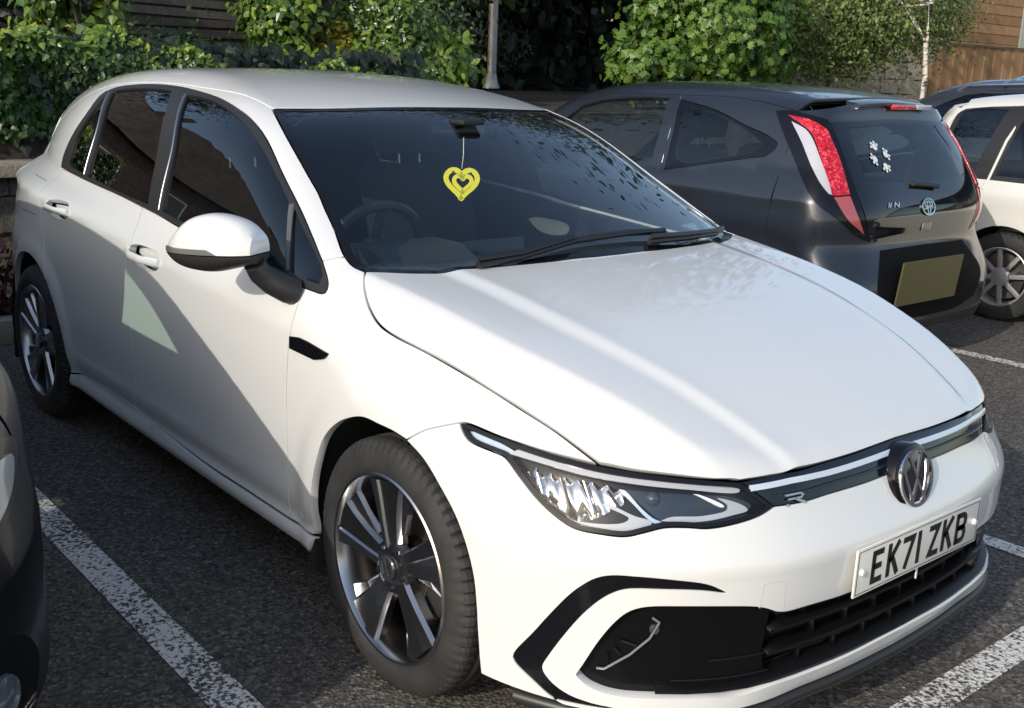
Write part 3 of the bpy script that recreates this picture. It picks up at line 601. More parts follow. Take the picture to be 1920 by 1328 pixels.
gst = [cv('hoodfront',1), cv('hoodlamp',0)[-1:], ]
P2('grille_strip', 'F', [half_to_full([cv('strip_bot',1), cv('hl_in',1), cv('hoodfront')])], mat('strip_black', (.006,.008,.014), .10, coat=.3, spec=.4), mirror=False, off=-.004, depth=.03, gap=.0015)
lb = np.vstack([cv('lightbar')[:5], [[.803,0,.679]]]); lb = np.vstack([lb[:-1], lb[-1:], mir(lb[:-1])[::-1]])
strip3('light_bar', lb, .0125, mat('light_bar_plastic', (.60,.66,.75), .18, coat=1), .001, False, 'F')
q = HB.uv('F', cv('strip_bot')); zz = lambda d: np.vstack([q*np.array([1,1])+[0,d], (q*np.array([-1,1])+[0,d])[::-1]])
strip3('strip_edge', HB.pt('F', zz(.020)), .006, mat('strip_satin', (.05,.055,.07), .25, metal=.6), -.001, False, 'F')
P2('corner_blade', 'F', [[cv('C_out'), cv('C_in')]], GLOSSBLK, off=-.004, depth=.03, gap=-.002)
# lower intake
INT = mat('intake_black', (.004,.004,.005), .6, spec=.2)
iu = join([HB.uv('F', c) for c in half_to_full([cv('intake_top'), cv('intake_l'), cv('intake_bot')])], .012)
ig = panel_uv(HB, 'intake', 'F', [offset(iu, -.012)], INT, car, step=.03, depth=0, off=-.070)
def band(name, u0, u1, z0, z1, m, off, depth, parent):
    lp = np.array([(u0, z0(u0)), *[(u, z0(u)) for u in np.linspace(u0, u1, 24)[1:]], *[(u, z1(u)) for u in np.linspace(u1, u0, 24)[:-1]], (u0, z1(u0))])
    keep = np.linalg.norm(lp-np.roll(lp, 1, axis=0), axis=1) > 1e-4
    return panel_uv(HB, name, 'F', [lp[keep]], m, parent, step=.05, depth=depth, off=off)
MESHB = mat('grille_black', (.006,.006,.007), .4, spec=.3)
U1 = HB.uv('F', [(.83,-.45,.33)])[0,0]
for z_ in (.362, .312): band('grille_bar', U1, -U1, lambda u, z_=z_: z_-.004, lambda u, z_=z_: z_+.005, MESHB, -.014, .045, ig)
band('grille_frame', U1, -U1, lambda u: .402+.006*abs(u/U1)**2, lambda u: .412+.006*abs(u/U1)**2, MESHB, -.006, .05, ig)
band('grille_frame', U1*1.5, -U1*1.5, lambda u: .247, lambda u: .256, MESHB, -.006, .05, ig)
for k in range(-3, 4):
    for j, (za, zb_) in enumerate(((.255,.305),(.320,.354),(.370,.404))):
        uu = k*.118+(.03 if j == 1 else -.01)
        if abs(uu) > abs(U1): continue
        band('grille_fin', uu-.0025, uu+.0025, lambda u: za, lambda u: zb_, MESHB, -.030, .022, ig)
sp = [CUR['sidepanel'], np.vstack([CUR['sidepanel'][-1:], cv('intake_bot',1)[4:]])]
ib, il = cv('intake_bot'), cv('intake_l')
loop = [np.vstack([[.83,-.455,.413], CUR['sidepanel'][1:3], [.828,-.45,.252]]), np.vstack([[.828,-.45,.252], ib[:7][::-1]]), il[::-1]]
P2('intake_panel', 'F', [loop], mat('panel_black', (.005,.005,.006), .22, spec=.22), off=-.026, depth=.02, gap=-.004)
for sg in (1, -1):
    for za, ua in ((.362, -.35), (.312, -.50), (.268, -.56)):
        pts = HB.pt('F', [(u, za) for u in np.linspace(ua*1.2, U1*.98, 10)]); n_ = HB.grad(pts); tube('panel_rib', (pts-n_*.024)*np.array([1,sg,1]), .003, MESHB, ig, n=6)
    ff = CUR['fog1']; fl = HB.pt('F', HB.uv('F', ff)); nn = HB.grad(fl); fl = (fl-nn*.020)*np.array([1, sg, 1])
    tube('intake_edge', [fl[1], fl[2], fl[3], fl[4], fl[5]], .0032, mat('edge_grey', (.16,.17,.18), .25), ig, n=6)
    tube('intake_edge', [fl[0], fl[1]], .0032, mat('edge_grey'), ig, n=6)
    for t in (.25, .55, .8):
        a = fl[2]*(1-t)+fl[5]*t; b_ = fl[7]*(1-t)+fl[6]*t; tube('intake_slat', [a, b_*.9+a*.1], .004, MESHB, ig, n=6)
    sp_ = CUR['sensor']; nn = HB.grad(sp_)
    o = lathe('parking_sensor', [(0,.004),(.0085,.004),(.0105,.002),(.011,-.006)], mat('sensor_grey', (.05,.05,.055), .4), ig, 20, 'z')
    o.matrix_world = Matrix.Translation(((sp_-nn*.022)*np.array([1,sg,1]))[0]) @ Vector((nn*np.array([1,sg,1]))[0]).to_track_quat('Z','Y').to_matrix().to_4x4()
# splitter
bmS = bmesh.new(); us = np.linspace(-1.215, 1.215, 61); rows = []
base = HB.pt('F', [(u*HB.Fr, .203) for u in us]); nb = HB.grad(base); nb[:,2] = 0; nb /= np.linalg.norm(nb, axis=1)[:,None]
for p, n_ in zip(base, nb):
    prof = ((-.03,.199),(-.002,.199),(.006,.192),(.009,.182),(.004,.172),(-.05,.168))
    rows.append([bmS.verts.new((p[0]+n_[0]*a, p[1]+n_[1]*a, z)) for a, z in prof])
for r0, r1 in zip(rows[:-1], rows[1:]):
    for j in range(5): bmS.faces.new((r0[j], r1[j], r1[j+1], r0[j+1]))
bm_obj('splitter', bmS, TRIM, car, smooth=True, sharp=50)
strip3('towing_cover', np.vstack([CUR['flap'][[1,2]]]), .0012, mat('seam_grey', (.45,.45,.45), .6), .0006, False, 'F')
strip3('towing_cover', np.vstack([CUR['flap'][[2,3]]]), .0012, mat('seam_grey'), .0006, False, 'F'); strip3('towing_cover', np.vstack([CUR['flap'][[1,0]]]), .0012, mat('seam_grey'), .0006, False, 'F')
strip3('fuel_flap', CUR['fuel'][[1,2]], .003, mat('seam_dark', (.05,.05,.05), .8), .0006, False); strip3('fuel_flap', CUR['fuel'][[4,5]], .003, mat('seam_dark'), .0006, False)
# fender badge
bg_ = CUR['badge']; P2('fender_badge', 'S', [[bg_[[0,1]], bg_[1:4], bg_[3:6], bg_[[5,6]], bg_[[6,0]]]], GLOSSBLK, off=.005, depth=.008, gap=0, step=.03)
# door handles
for key, prt in (('cup_f', fdoor), ('cup_r', rdoor)):
    for sg, par in zip((1, -1), prt):
        c = CUR[key]; uvc = HB.uv('S', np.vstack([c, c[:1]])); lp = join([uvc], .008)
        o = panel_uv(HB, 'handle_cup', 'S', [offset(lp, -.003)], WHITE, par, step=.02, depth=0, off=-.034)
        if sg < 0:
            me = o.data
            for v in me.vertices: v.co.y *= -1
            me.flip_normals()
        x0, x1 = c[:,0].min()-.012, c[:,0].max()+.008; zm = (c[:,2].max()+c[:,2].min())/2
        xs = np.linspace(x0, x1, 13); zline = zm+.004+.02*(xs-xs.mean())*-1.0*.9
        sf = HB.side(np.stack([xs, zline], 1)); bm = bmesh.new(); rings = []
        for i, p in enumerate(sf):
            t = i/12; outw = .026*min(1, 3.2*min(t, 1-t))+.002; h = .0135*(1-.25*abs(2*t-1)); w_ = .007
            if t > .8: h *= 1.25
            rings.append([bm.verts.new((p[0], (p[1]-outw+dy)*sg, p[2]+dz)) for dy, dz in ((-w_,-h*.6),(-w_,h*.6),(-w_*.3,h),(w_,h*.8),(w_,-h*.8),(-w_*.3,-h))])
        for r0, r1 in zip(rings[:-1], rings[1:]):
            for j in range(6): bm.faces.new((r0[j], r0[(j+1) % 6], r1[(j+1) % 6], r1[j]))
        bm.faces.new(rings[0][::-1]); bm.faces.new(rings[-1])
        bm_obj('door_handle', bm, WHITE, par, smooth=True, sharp=60)

# ------------------------------------------------------------------ strokes: lettering and emblems
def ribbon(bm, pts, wd, z0, z1, M, closed=False):
    P = [Vector(p) for p in pts]; n = len(P); Lf, Rt = [], []
    for i in range(n):
        a = P[i]-P[i-1] if (i > 0 or closed) else P[i+1]-P[i]; b = P[(i+1) % n]-P[i] if (i < n-1 or closed) else P[i]-P[i-1]
        na = Vector((-a.y, a.x)).normalized(); nb_ = Vector((-b.y, b.x)).normalized(); m_ = na+nb_
        m_ = m_*(2/max(m_.length_squared, .8)); Lf.append(P[i]+m_*wd*.5); Rt.append(P[i]-m_*wd*.5)
    T = lambda p, z: bm.verts.new(M @ Vector((p.x, p.y, z)))
    l1 = [T(p, z1) for p in Lf]; r1 = [T(p, z1) for p in Rt]; l0 = [T(p, z0) for p in Lf]; r0 = [T(p, z0) for p in Rt]
    for i in range(n if closed else n-1):
        j = (i+1) % n
        for q in ((l1[i], r1[i], r1[j], l1[j]), (l0[i], l1[i], l1[j], l0[j]), (r1[i], r0[i], r0[j], r1[j])): bm.faces.new(q)
    if not closed:
        bm.faces.new((l1[0], l0[0], r0[0], r1[0])); bm.faces.new((l1[-1], r1[-1], r0[-1], l0[-1]))
def arcpts(cx, cy, rx, ry, a0, a1, n): return [(cx+rx*math.cos(R(a0+(a1-a0)*i/n)), cy+ry*math.sin(R(a0+(a1-a0)*i/n))) for i in range(n+1)]
GLY = {  # 50 x 79 characters, stroke 14, drawn on the stroke's centre line
 'E': [[(43,72),(7,72),(7,7),(43,7)], [(7,40),(38,40)]],
 'K': [[(7,79),(7,0)], [(44,79),(9,36)], [(19,46),(45,0)]],
 '7': [[(0,72),(42,72),(15,0)]],
 '1': [[(7,79),(7,0)]],
 'Z': [[(2,72),(41,72),(9,7),(48,7)]],
 'B': [[(7,0),(7,79)], [(7,72)]+arcpts(30,56,13,16,90,-90,6)+[(7,40)], [(7,40)]+arcpts(30,23.5,13,16.5,90,-90,6)+[(7,7)]],
}
def badge_rings(bm, M, r, wring, z0, z1, n=40): ribbon(bm, [(r*math.cos(2*math.pi*i/n), r*math.sin(2*math.pi*i/n)) for i in range(n)], wring, z0, z1, M, True)
def vw(bm, M, r, wd, z0, z1):
    badge_rings(bm, M, r*.93, wd*r, z0, z1)
    s = r*.88
    ribbon(bm, [(-.40*s,.90*s),(0,.03*s),(.40*s,.90*s)], wd*r*1.15, z0, z1, M)
    ribbon(bm, [(-.86*s,.46*s),(-.40*s,-.84*s),(0,-.10*s),(.40*s,-.84*s),(.86*s,.46*s)], wd*r*1.15, z0, z1, M)
# number plate (52 x 11 cm) on the bumper
PX0 = .879
plate = box('number_plate', (PX0+.002, 0, .467), (.005, .520, .111), mat('plate_white', (.78,.76,.71), .30, coat=.5), car, bevel=.0015)
PM = Matrix(((0,0,1,PX0+.0048),(1,0,0,0),(0,1,0,.467),(0,0,0,1)))      # plate plane: x right (+y), y up
PB = mat('plate_black', (.012,.012,.012), .5)
x = -.201
for ch in 'EK71 ZKB':
    if ch == ' ': x += .033-.011; continue
    bm = bmesh.new()
    for st in GLY[ch]: ribbon(bm, [(x+a*.001, -.0395+b*.001) for a, b in st], .0135, -.001, .0008, PM)
    bm_obj('plate_letter', bm, PB, plate); x += (.014 if ch == '1' else .050)+.011
bm = bmesh.new(); ribbon(bm, [(-.254,-.0495),(.254,-.0495),(.254,.0495),(-.254,.0495)], .0012, -.001, .0005, PM, True); bm_obj('plate_border', bm, PB, plate)
for yy in (-.238, .238):
    o = lathe('plate_screw', [(0,.006),(.006,.0055),(.008,.001),(.008,-.002)], mat('screw_cap', (.85,.85,.84), .2, coat=1), plate, 16, 'z'); o.matrix_basis = PM @ Matrix.Translation((yy, 0, .0008))
# a loose white clip hanging below the plate
o = box('plate_clip', (PX0-.004, .012, .392), (.003, .004, .026), mat('screw_cap'), plate)
# front emblem
en = HB.grad(np.array([[.818,0,.622]]))[0]; en = Vector((1, 0, .21)).normalized()
EM = Matrix.Translation((.842, 0, .621)) @ Matrix((Vector((0,1,0)), en.cross(Vector((0,1,0))), en)).transposed().to_4x4()
emb = lathe('front_emblem', [(0,.004),(.070,.004),(.0765,.001),(.079,-.006),(.083,-.060)], GLOSSBLK, car, 56, 'z'); emb.matrix_basis = EM
d_ = lathe('emblem_face', [(0,.0105),(.03,.0098),(.052,.0078),(.0655,.004)], mat('emblem_black', (.010,.012,.020), .06, coat=1), emb, 48, 'z')
bm = bmesh.new(); vw(bm, Matrix.Identity(4), .0685, .115, .004, .0112); bm_obj('emblem_mark', bm, CHROME, emb)
# small R badge on the strip
rb = HB.pt('F', HB.uv('F', [(.80,-.385,.640)])); rn = HB.grad(rb)[0]; rn = Vector(rn); tx = Vector((0,0,1)).cross(rn).normalized()
RM = Matrix.Translation(Vector(rb[0])+rn*.002) @ Matrix((tx, rn.cross(tx), rn)).transposed().to_4x4(); bm = bmesh.new()
ribbon(bm, [(-.026,-.010),(-.020,-.010)], .004, 0, .003, RM); ribbon(bm, [(-.026,.010),(.016,.010),(.022,.006),(.016,.001),(-.020,.001)], .004, 0, .003, RM); ribbon(bm, [(-.002,.001),(.026,-.011)], .005, 0, .003, RM)
bm_obj('strip_badge', bm, SATIN, car)

# ------------------------------------------------------------------ wheels
def tyre_mesh(name, Rr, rim, wd, m, parent, nb=72):
    n = nb*4; prof = []; hw = wd/2
    half = [(rim,.86),(rim+.012,.985),(rim+.03,1.02),(rim+.052,1.0),(Rr-.014,.90),(Rr-.006,.83),(Rr-.0015,.74),(Rr-.0005,.56),(Rr-.008,.54),(Rr-.008,.47),(Rr,.45),(Rr,.18),(Rr-.008,.16),(Rr-.008,.08),(Rr,.06)]
    prof = [(r, -a*hw) for r, a in half]+[(r, a*hw) for r, a in half[::-1]]
    V, F = [], []; k = len(prof)
    for i in range(n):
        a = 2*math.pi*i/n
        for j, (r, y) in enumerate(prof):
            jj = min(j, k-1-j); rr = r
            if i % 4 == 0 and 4 <= jj <= 7: rr -= .007 if jj > 4 else .005
            V.append((rr*math.cos(a), y, rr*math.sin(a)))
    for i in range(n):
        for j in range(k-1): F.append((i*k+j, i*k+j+1, ((i+1) % n)*k+j+1, ((i+1) % n)*k+j))
    o = mesh_obj(name, V, F, m, parent, True); fl = [not (4 <= min(q % (k-1), k-2-q % (k-1)) <= 8) for q in range(len(F))]
    o.data.polygons.foreach_set('use_smooth', fl)
    return o
def hub_wheel(parent, M, Rr=.317, rim=.233, wd=.222, ang=97, nsp=5, style=0, face=None, dark=None, nb=72, name='wheel'):
    """outer face towards local -y"""
    face = face or ALLOY; dark = dark or ALLOYDK; hw = wd/2
    wl_ = bpy.data.objects.new(name, None); wl_.empty_display_size = .1; link(wl_, parent); wl_.matrix_local = M
    tyre_mesh('tyre', Rr, rim-.004, wd, RUBBER, wl_, nb)
    lathe('rim', [(rim+.001,-hw*.90),(rim+.0035,-hw*.955),(rim-.001,-hw*.985),(rim-.006,-hw*.97),(rim-.012,-hw*.86),(rim-.018,-hw*.5),(rim-.02,hw*.3),(rim-.02,hw*.8)], face, wl_, 72)
    lathe('brake_disc', [(.05,-.012),(.15,-.012),(.152,-.010),(.152,.012),(.05,.012)], STEEL, wl_, 48)
    lathe('hub', [(0,-.045),(.055,-.045),(.06,-.03),(.06,.0)], dark, wl_, 24)
    bm = bmesh.new(); bm_box(bm, (.115*math.cos(R(-15)), -.01, .115*math.sin(R(-15))), (.07,.06,.14), Euler((0, R(15), 0)).to_matrix()); bm_obj('caliper', bm, mat('caliper_dark', (.03,.03,.032), .5), wl_, bevel=.012, smooth=True)
    yo = -hw*.90
    if style == 0:
        st = [(.034,-.030,.000,.030,.010),(.075,-.033,-.004,.034,.006),(.125,-.040,-.008,.042,.003),(.175,-.050,-.012,.054,.001),(.2165,-.060,-.016,.072,-.002)]
        for s_ in range(nsp):
            a0 = R(ang-72*s_); ca, sa = math.cos(a0), math.sin(a0); bm = bmesh.new(); rows = []
            for r, tl, tm, tr, dy in st:
                pts = [(tl,.012+dy),(tl+.006,dy+.001),(tm,dy-.004),(tm+.004,dy+.002),(tr-.006,dy+.006),(tr,.018+dy),(tr-.01,.040+dy),(tl+.008,.040+dy)]
                rows.append([bm.verts.new((ca*r+sa*t, yo+y, sa*r-ca*t)) for t, y in pts])
            for r0, r1 in zip(rows[:-1], rows[1:]):
                for j in range(8): bm.faces.new((r0[j], r0[(j+1) % 8], r1[(j+1) % 8], r1[j]))
            bm.faces.new(rows[0]); bm.faces.new(rows[-1][::-1])
            bm_obj('spoke', bm, face, wl_, smooth=True, sharp=22)
            # recessed blade beside each spoke
            bm = bmesh.new(); rows = []
            for r, tl, tr, dy in ((.085,.036,.048,.022),(.14,.046,.070,.020),(.2165,.074,.122,.014)):
                rows.append([bm.verts.new((ca*r+sa*t, yo+y, sa*r-ca*t)) for t, y in ((tl,dy),(tr-.006,dy+.003),(tr,dy+.014),(tl,dy+.02))])
            for r0, r1 in zip(rows[:-1], rows[1:]):
                for j in range(4): bm.faces.new((r0[j], r0[(j+1) % 4], r1[(j+1) % 4], r1[j]))
            bm.faces.new(rows[0]); bm.faces.new(rows[-1][::-1]); bm_obj('spoke_blade', bm, face, wl_)
            b0 = R(ang-72*s_-36); o = lathe('wheel_bolt', [(0,-.012),(.007,-.012),(.0085,-.009),(.0085,0)], dark, wl_, 6); o.location = (.052*math.cos(b0), yo+.012, .052*math.sin(b0))
        lathe('hub_ring', [(.0,.016),(.036,.012),(.048,.013),(.066,.020),(.072,.04)], face, wl_, 40).location = (0, yo-.008, 0)
        cap_ = lathe('hub_cap', [(0,-.004),(.029,-.003),(.032,0),(.033,.010)], mat('cap_black', (.02,.02,.022), .2, coat=.6), wl_, 32); cap_.location = (0, yo-.001, 0)
        bm = bmesh.new(); vw(bm, Matrix(((1,0,0,0),(0,0,-1,0),(0,1,0,0),(0,0,0,1))), .030, .10, .0030, .0045); bm_obj('cap_mark', bm, SATIN, cap_)
    else:
        for s_ in range(nsp):
            a0 = R(ang-360/nsp*s_); bm = bmesh.new(); bm_box(bm, (rim*.52, 0, 0), (rim*.92, .02, .05 if style == 1 else .03)); 
            o = bm_obj('spoke', bm, face, wl_, bevel=.006, smooth=True); o.location = (0, yo+.012, 0); o.rotation_euler = (0, -a0, 0)
        lathe('hub_cap', [(0,-.008),(.05,-.006),(.062,0),(.064,.02)], face, wl_, 32).location = (0, yo+.004, 0)
    return wl_
ZW = .319
MR = lambda x, y: Matrix.Translation((x, y, ZW))
MLft = lambda x, y: Matrix.Translation((x, y, ZW)) @ Matrix.Rotation(math.pi, 4, 'Z')
w0 = hub_wheel(car, MR(.024, -.777)); 
for M in (MR(-2.60, -.775) @ Matrix.Rotation(R(15), 4, 'Y'), MLft(.024, .777), MLft(-2.60, .775)):
    c = copy_tree(w0, car); c.matrix_local = M
# arch liners
for x in (.03, -2.60):
    for sg in (1, -1):
        bm = bmesh.new(); rows = []
        for i in range(25):
            a = R(-20+220*i/24); rr = .382
            rows.append([bm.verts.new((x+rr*math.cos(a), y*sg, .325+rr*math.sin(a)*.98)) for y in (-.868,-.62,-.42)])
        for r0, r1 in zip(rows[:-1], rows[1:]):
            for j in range(2): bm.faces.new((r0[j], r0[j+1], r1[j+1], r1[j]))
        bm_obj('arch_liner', bm, mat('liner_black', (.008,.008,.009), .9), car, smooth=True)
        box('mudflap', (x-.375, -.80*sg, .215), (.02,.14,.10), mat('liner_black'), car, bevel=.004)
box('underbody', (-1.3, 0, .205), (3.9, 1.40, .07), mat('liner_black'), car)
for sx, ln in ((-1.29, 1.75),): box('underbody', (sx, 0, .235), (ln, 1.66, .06), mat('liner_black'), car)
# ------------------------------------------------------------------ cabin
def yprism(name, xz, y0, y1, m, parent, bevel=.02):
    bm = bmesh.new(); a = [bm.verts.new((x, y0, z)) for x, z in xz]; b = [bm.verts.new((x, y1, z)) for x, z in xz]; n = len(xz)
    bm.faces.new(a); bm.faces.new(b[::-1])
    for i in range(n): bm.faces.new((a[i], b[i], b[(i+1) % n], a[(i+1) % n]))
    return bm_obj(name, bm, m, parent, smooth=True, bevel=bevel, seg=2)
DASH = mat('dashboard', (.030,.032,.036), .55)
yprism('dashboard', [(-.24,.90),(-.36,.925),(-.55,.93),(-.68,.905),(-.74,.83),(-.66,.60),(-.24,.62)], -.70, .70, DASH, car)
yprism('instrument_hood', [(-.52,.93),(-.60,.965),(-.74,.965),(-.76,.90),(-.55,.90)], -.52, -.20, DASH, car, .015)
yprism('touchscreen', [(-.68,.86),(-.70,.95),(-.712,.95),(-.70,.86)], -.12, .13, GLOSSBLK, car, .003)
def torus(name, M, r0, r1, m, parent, n=40, k=8):
    bm = bmesh.new(); R_ = []
    for i in range(n):
        a = 2*math.pi*i/n; R_.append([bm.verts.new(M @ Vector(((r0+r1*math.cos(2*math.pi*j/k))*math.cos(a), (r0+r1*math.cos(2*math.pi*j/k))*math.sin(a), r1*math.sin(2*math.pi*j/k)))) for j in range(k)])
    for i in range(n):
        for j in range(k): bm.faces.new((R_[i][j], R_[(i+1) % n][j], R_[(i+1) % n][(j+1) % k], R_[i][(j+1) % k]))
    return bm_obj(name, bm, m, parent, smooth=True)
SWM = Matrix.Translation((-.86,-.36,.90)) @ Matrix.Rotation(R(-68), 4, 'Y')
sw = torus('steering_wheel', SWM, .178, .017, mat('wheel_leather', (.02,.021,.023), .45), car)
o = lathe('wheel_boss', [(0,.03),(.05,.025),(.07,0),(.07,-.03)], DASH, sw, 24, 'z'); o.matrix_world = SWM
for a in (0, 180, -90): tube('wheel_spoke', [SWM @ Vector((.05*math.cos(R(a+90)), .05*math.sin(R(a+90)), 0)), SWM @ Vector((.17*math.cos(R(a+90)), .17*math.sin(R(a+90)), 0))], .015, DASH, sw)
def seat(parent, x, y, wd=.50):
    s_ = yprism('front_seat', [(x+.28,.38),(x+.28,.50),(x-.20,.47),(x-.22,.36)], y-wd/2, y+wd/2, SEATF, parent, .05)
    yprism('backrest', [(x-.16,.48),(x-.26,.46),(x-.46,1.05),(x-.42,1.10),(x-.34,1.07)], y-wd/2+.02, y+wd/2-.02, SEATF, s_, .05)
    yprism('headrest', [(x-.40,1.14),(x-.48,1.14),(x-.52,1.30),(x-.44,1.32)], y-.13, y+.13, SEATF, s_, .035)
    for d in (-.05, .05): tube('headrest_post', [(x-.43, y+d, 1.05), (x-.445, y+d, 1.16)], .007, SATIN, s_, 6)
seat(car, -1.28, -.37); seat(car, -1.28, .37)
rs = yprism('rear_seat', [(-1.95,.40),(-1.95,.52),(-2.45,.48),(-2.45,.38)], -.66, .66, SEATF, car, .05)
yprism('backrest', [(-2.38,.48),(-2.50,.48),(-2.72,1.02),(-2.60,1.06)], -.64, .64, SEATF, rs, .05)
for y in (-.42, 0, .42): yprism('headrest', [(-2.62,1.05),(-2.70,1.05),(-2.74,1.18),(-2.66,1.19)], y-.12, y+.12, SEATF, rs, .03)
box('parcel_shelf', (-2.95, 0, .98), (.42, 1.2, .02), DARKIN, car); box('boot_floor', (-2.0, 0, .30), (2.4, 1.5, .05), DARKIN, car)
rv = box('interior_mirror', (-.905, 0, 1.270), (.030, .22, .055), GLOSSBLK, car, bevel=.012); tube('mirror_stalk', [(-.885,0,1.30),(-.86,0,1.31),(-.83,0,1.305)], .012, DARKIN, rv)
box('camera_housing', (-.86, 0, 1.312), (.10,.09,.018), DARKIN, car, bevel=.01)
# exterior mirrors
def wing(A, B, sg, par, k=1.0, dz=0):
    A, B = Vector(A), Vector(B); ax = B-A; hor = Vector((ax.x, ax.y, 0)).normalized(); nf = Vector((-hor.y, hor.x, 0)); nf = nf if nf.x > 0 else -nf
    hu = Sp([(0,.050),(.06,.066),(.15,.081),(.3,.094),(.45,.099),(.6,.094),(.75,.077),(.88,.047),(.95,.026),(1,.004)]); hl = Sp([(0,.022),(.2,.034),(.4,.045),(.6,.044),(.8,.033),(.92,.018),(1,.003)]); dp = Sp([(0,.045),(.1,.060),(.3,.068),(.6,.062),(.85,.038),(1,.006)])
    ns, na = 28, 40; res = {}
    for part, m_ in (('up', WHITE), ('low', TRIM)):
        bm = bmesh.new(); rows = []
        for i in range(ns):
            t = (i/(ns-1)); c = A+ax*t
            row = []
            for j in range(na//2+1):
                th = math.pi*j/(na//2); cs, sn = math.cos(th), math.sin(th)
                pc = math.copysign(abs(cs)**.75, cs); ps = abs(sn)**.85
                if part == 'up': p = c+nf*(dp(t)*pc*k)+Vector((0,0,.004+hu(t)*ps*k))
                else: p = c+nf*(dp(t)*.97*pc*k)-Vector((0,0,hl(t)*ps*k+.000))
                p = p.copy(); p.y *= sg; row.append(bm.verts.new(p))
            rows.append(row)
        for r0, r1 in zip(rows[:-1], rows[1:]):
            for j in range(na//2): bm.faces.new((r0[j], r0[j+1], r1[j+1], r1[j]))
        bm.faces.new(rows[0][::-1])
        for r0, r1 in zip(rows[:-1], rows[1:]): bm.faces.new((r0[0], r1[0], r1[-1], r0[-1]))
        res[part] = bm_obj('wing_mirror' if part == 'up' else 'mirror_base', bm, m_, par if part == 'up' else res['up'], smooth=True, sharp=50)
    # indicator strip on the front lower edge of the cap
    bm = bmesh.new(); rows = []
    for i in range(20):
        t = .30+.68*i/19; c = A+ax*t; d = float(dp(t)); g = 1 if i > 3 else i/3
        row = []
        for z, o_ in ((.003,.0),(.004+.0*g,.0035),(.004+.013*g,.0035),(.005+.013*g,.0)):
            p = c+nf*(d*k*(1.0)+o_)+Vector((0,0,z)); p.y *= sg; row.append(bm.verts.new(p))
        rows.append(row)
    for r0, r1 in zip(rows[:-1], rows[1:]):
        for j in range(3): bm.faces.new((r0[j], r0[j+1], r1[j+1], r1[j]))
    bm_obj('indicator', bm, mat('indicator_lens', (.16,.16,.16), .08, coat=1), res['up'], smooth=True)
    return res['up']
wm = wing((-.462,-.945,1.008), (-.705,-1.085,.992), 1, car)
wm2 = wing((-.50,-.895,.885), (-.76,-.925,.875), -1, car, .75)
for m_, p0, sg in ((wm, [(-.475,-.955,.985),(-.485,-.935,.958),(-.475,-.905,.932),(-.455,-.872,.912),(-.45,-.85,.905)], 1), (wm2, [(-.52,-.905,.90),(-.50,-.88,.90),(-.46,-.85,.90)], -1)):
    tube('mirror_arm', [(a, b*sg, c) for a, b, c in p0], .034, TRIM, m_, 14, scale=[.8,.9,1.0,1.05,1.05][:len(p0)], up=Vector((1,0,0)))
# wipers
WP = mat('wiper_black', (.012,.012,.013), .4)
for pts in ([(-.19,-.46),(-.205,-.30),(-.225,-.10),(-.235,.12),(-.245,.30)], [(-.205,.20),(-.225,.38),(-.275,.58),(-.315,.66)]):
    P_ = HB.top(pts); n_ = HB.grad(P_); tube('wiper', P_+n_*np.linspace(.012,.022,len(P_))[:,None], .010, WP, car, 8)
    tube('wiper', P_[:3]+n_[:3]*.03, .008, WP, car, 8)
strip3('cowl', np.vstack([HB.top([(-.30,-.70),(-.235,-.60),(-.19,-.45),(-.165,-.25),(-.155,0)]), HB.top([(-.165,.25),(-.19,.45),(-.235,.60),(-.30,.70)])]), .03, TRIM, -.004, False, 'T')
# yellow heart hanging from the interior mirror
def heart(n=40, s=1.0): return [(s*.0625*math.sin(t)**3, s*(.0520*math.cos(t)-.020*math.cos(2*t)-.008*math.cos(3*t)-.004*math.cos(4*t))) for t in [2*math.pi*i/n for i in range(n)]]
ht = thing('hanging_heart', 'yellow heart-shaped air freshener hanging inside the white hatchback windscreen', 'air freshener', (-.872, .0, 1.115), R(-46))
YEL = mat('heart_yellow', (.92,.80,.01), .5); HM = Matrix(((0,0,1,0),(1,0,0,0),(0,1,0,0),(0,0,0,1)))
bm = bmesh.new(); ribbon(bm, heart(44, .84), .017, -.0015, .0015, HM, True); bm_obj('outer_heart', bm, YEL, ht)
bm = bmesh.new(); ribbon(bm, [(a+.004, b-.002) for a, b in heart(36, .47)], .014, -.0015, .0015, HM, True); bm_obj('inner_heart', bm, YEL, ht)
for a, b in ((-.028,.032),(.03,.03)): box('heart_spot', (.0, a, b), (.005,.008,.008), PB, ht)
tube('heart_cord', [(0,.0,.045),(.0,.004,.09),(-.02,.0,.145)], .0016, mat('cord_white', (.8,.8,.75), .8), ht, 6)

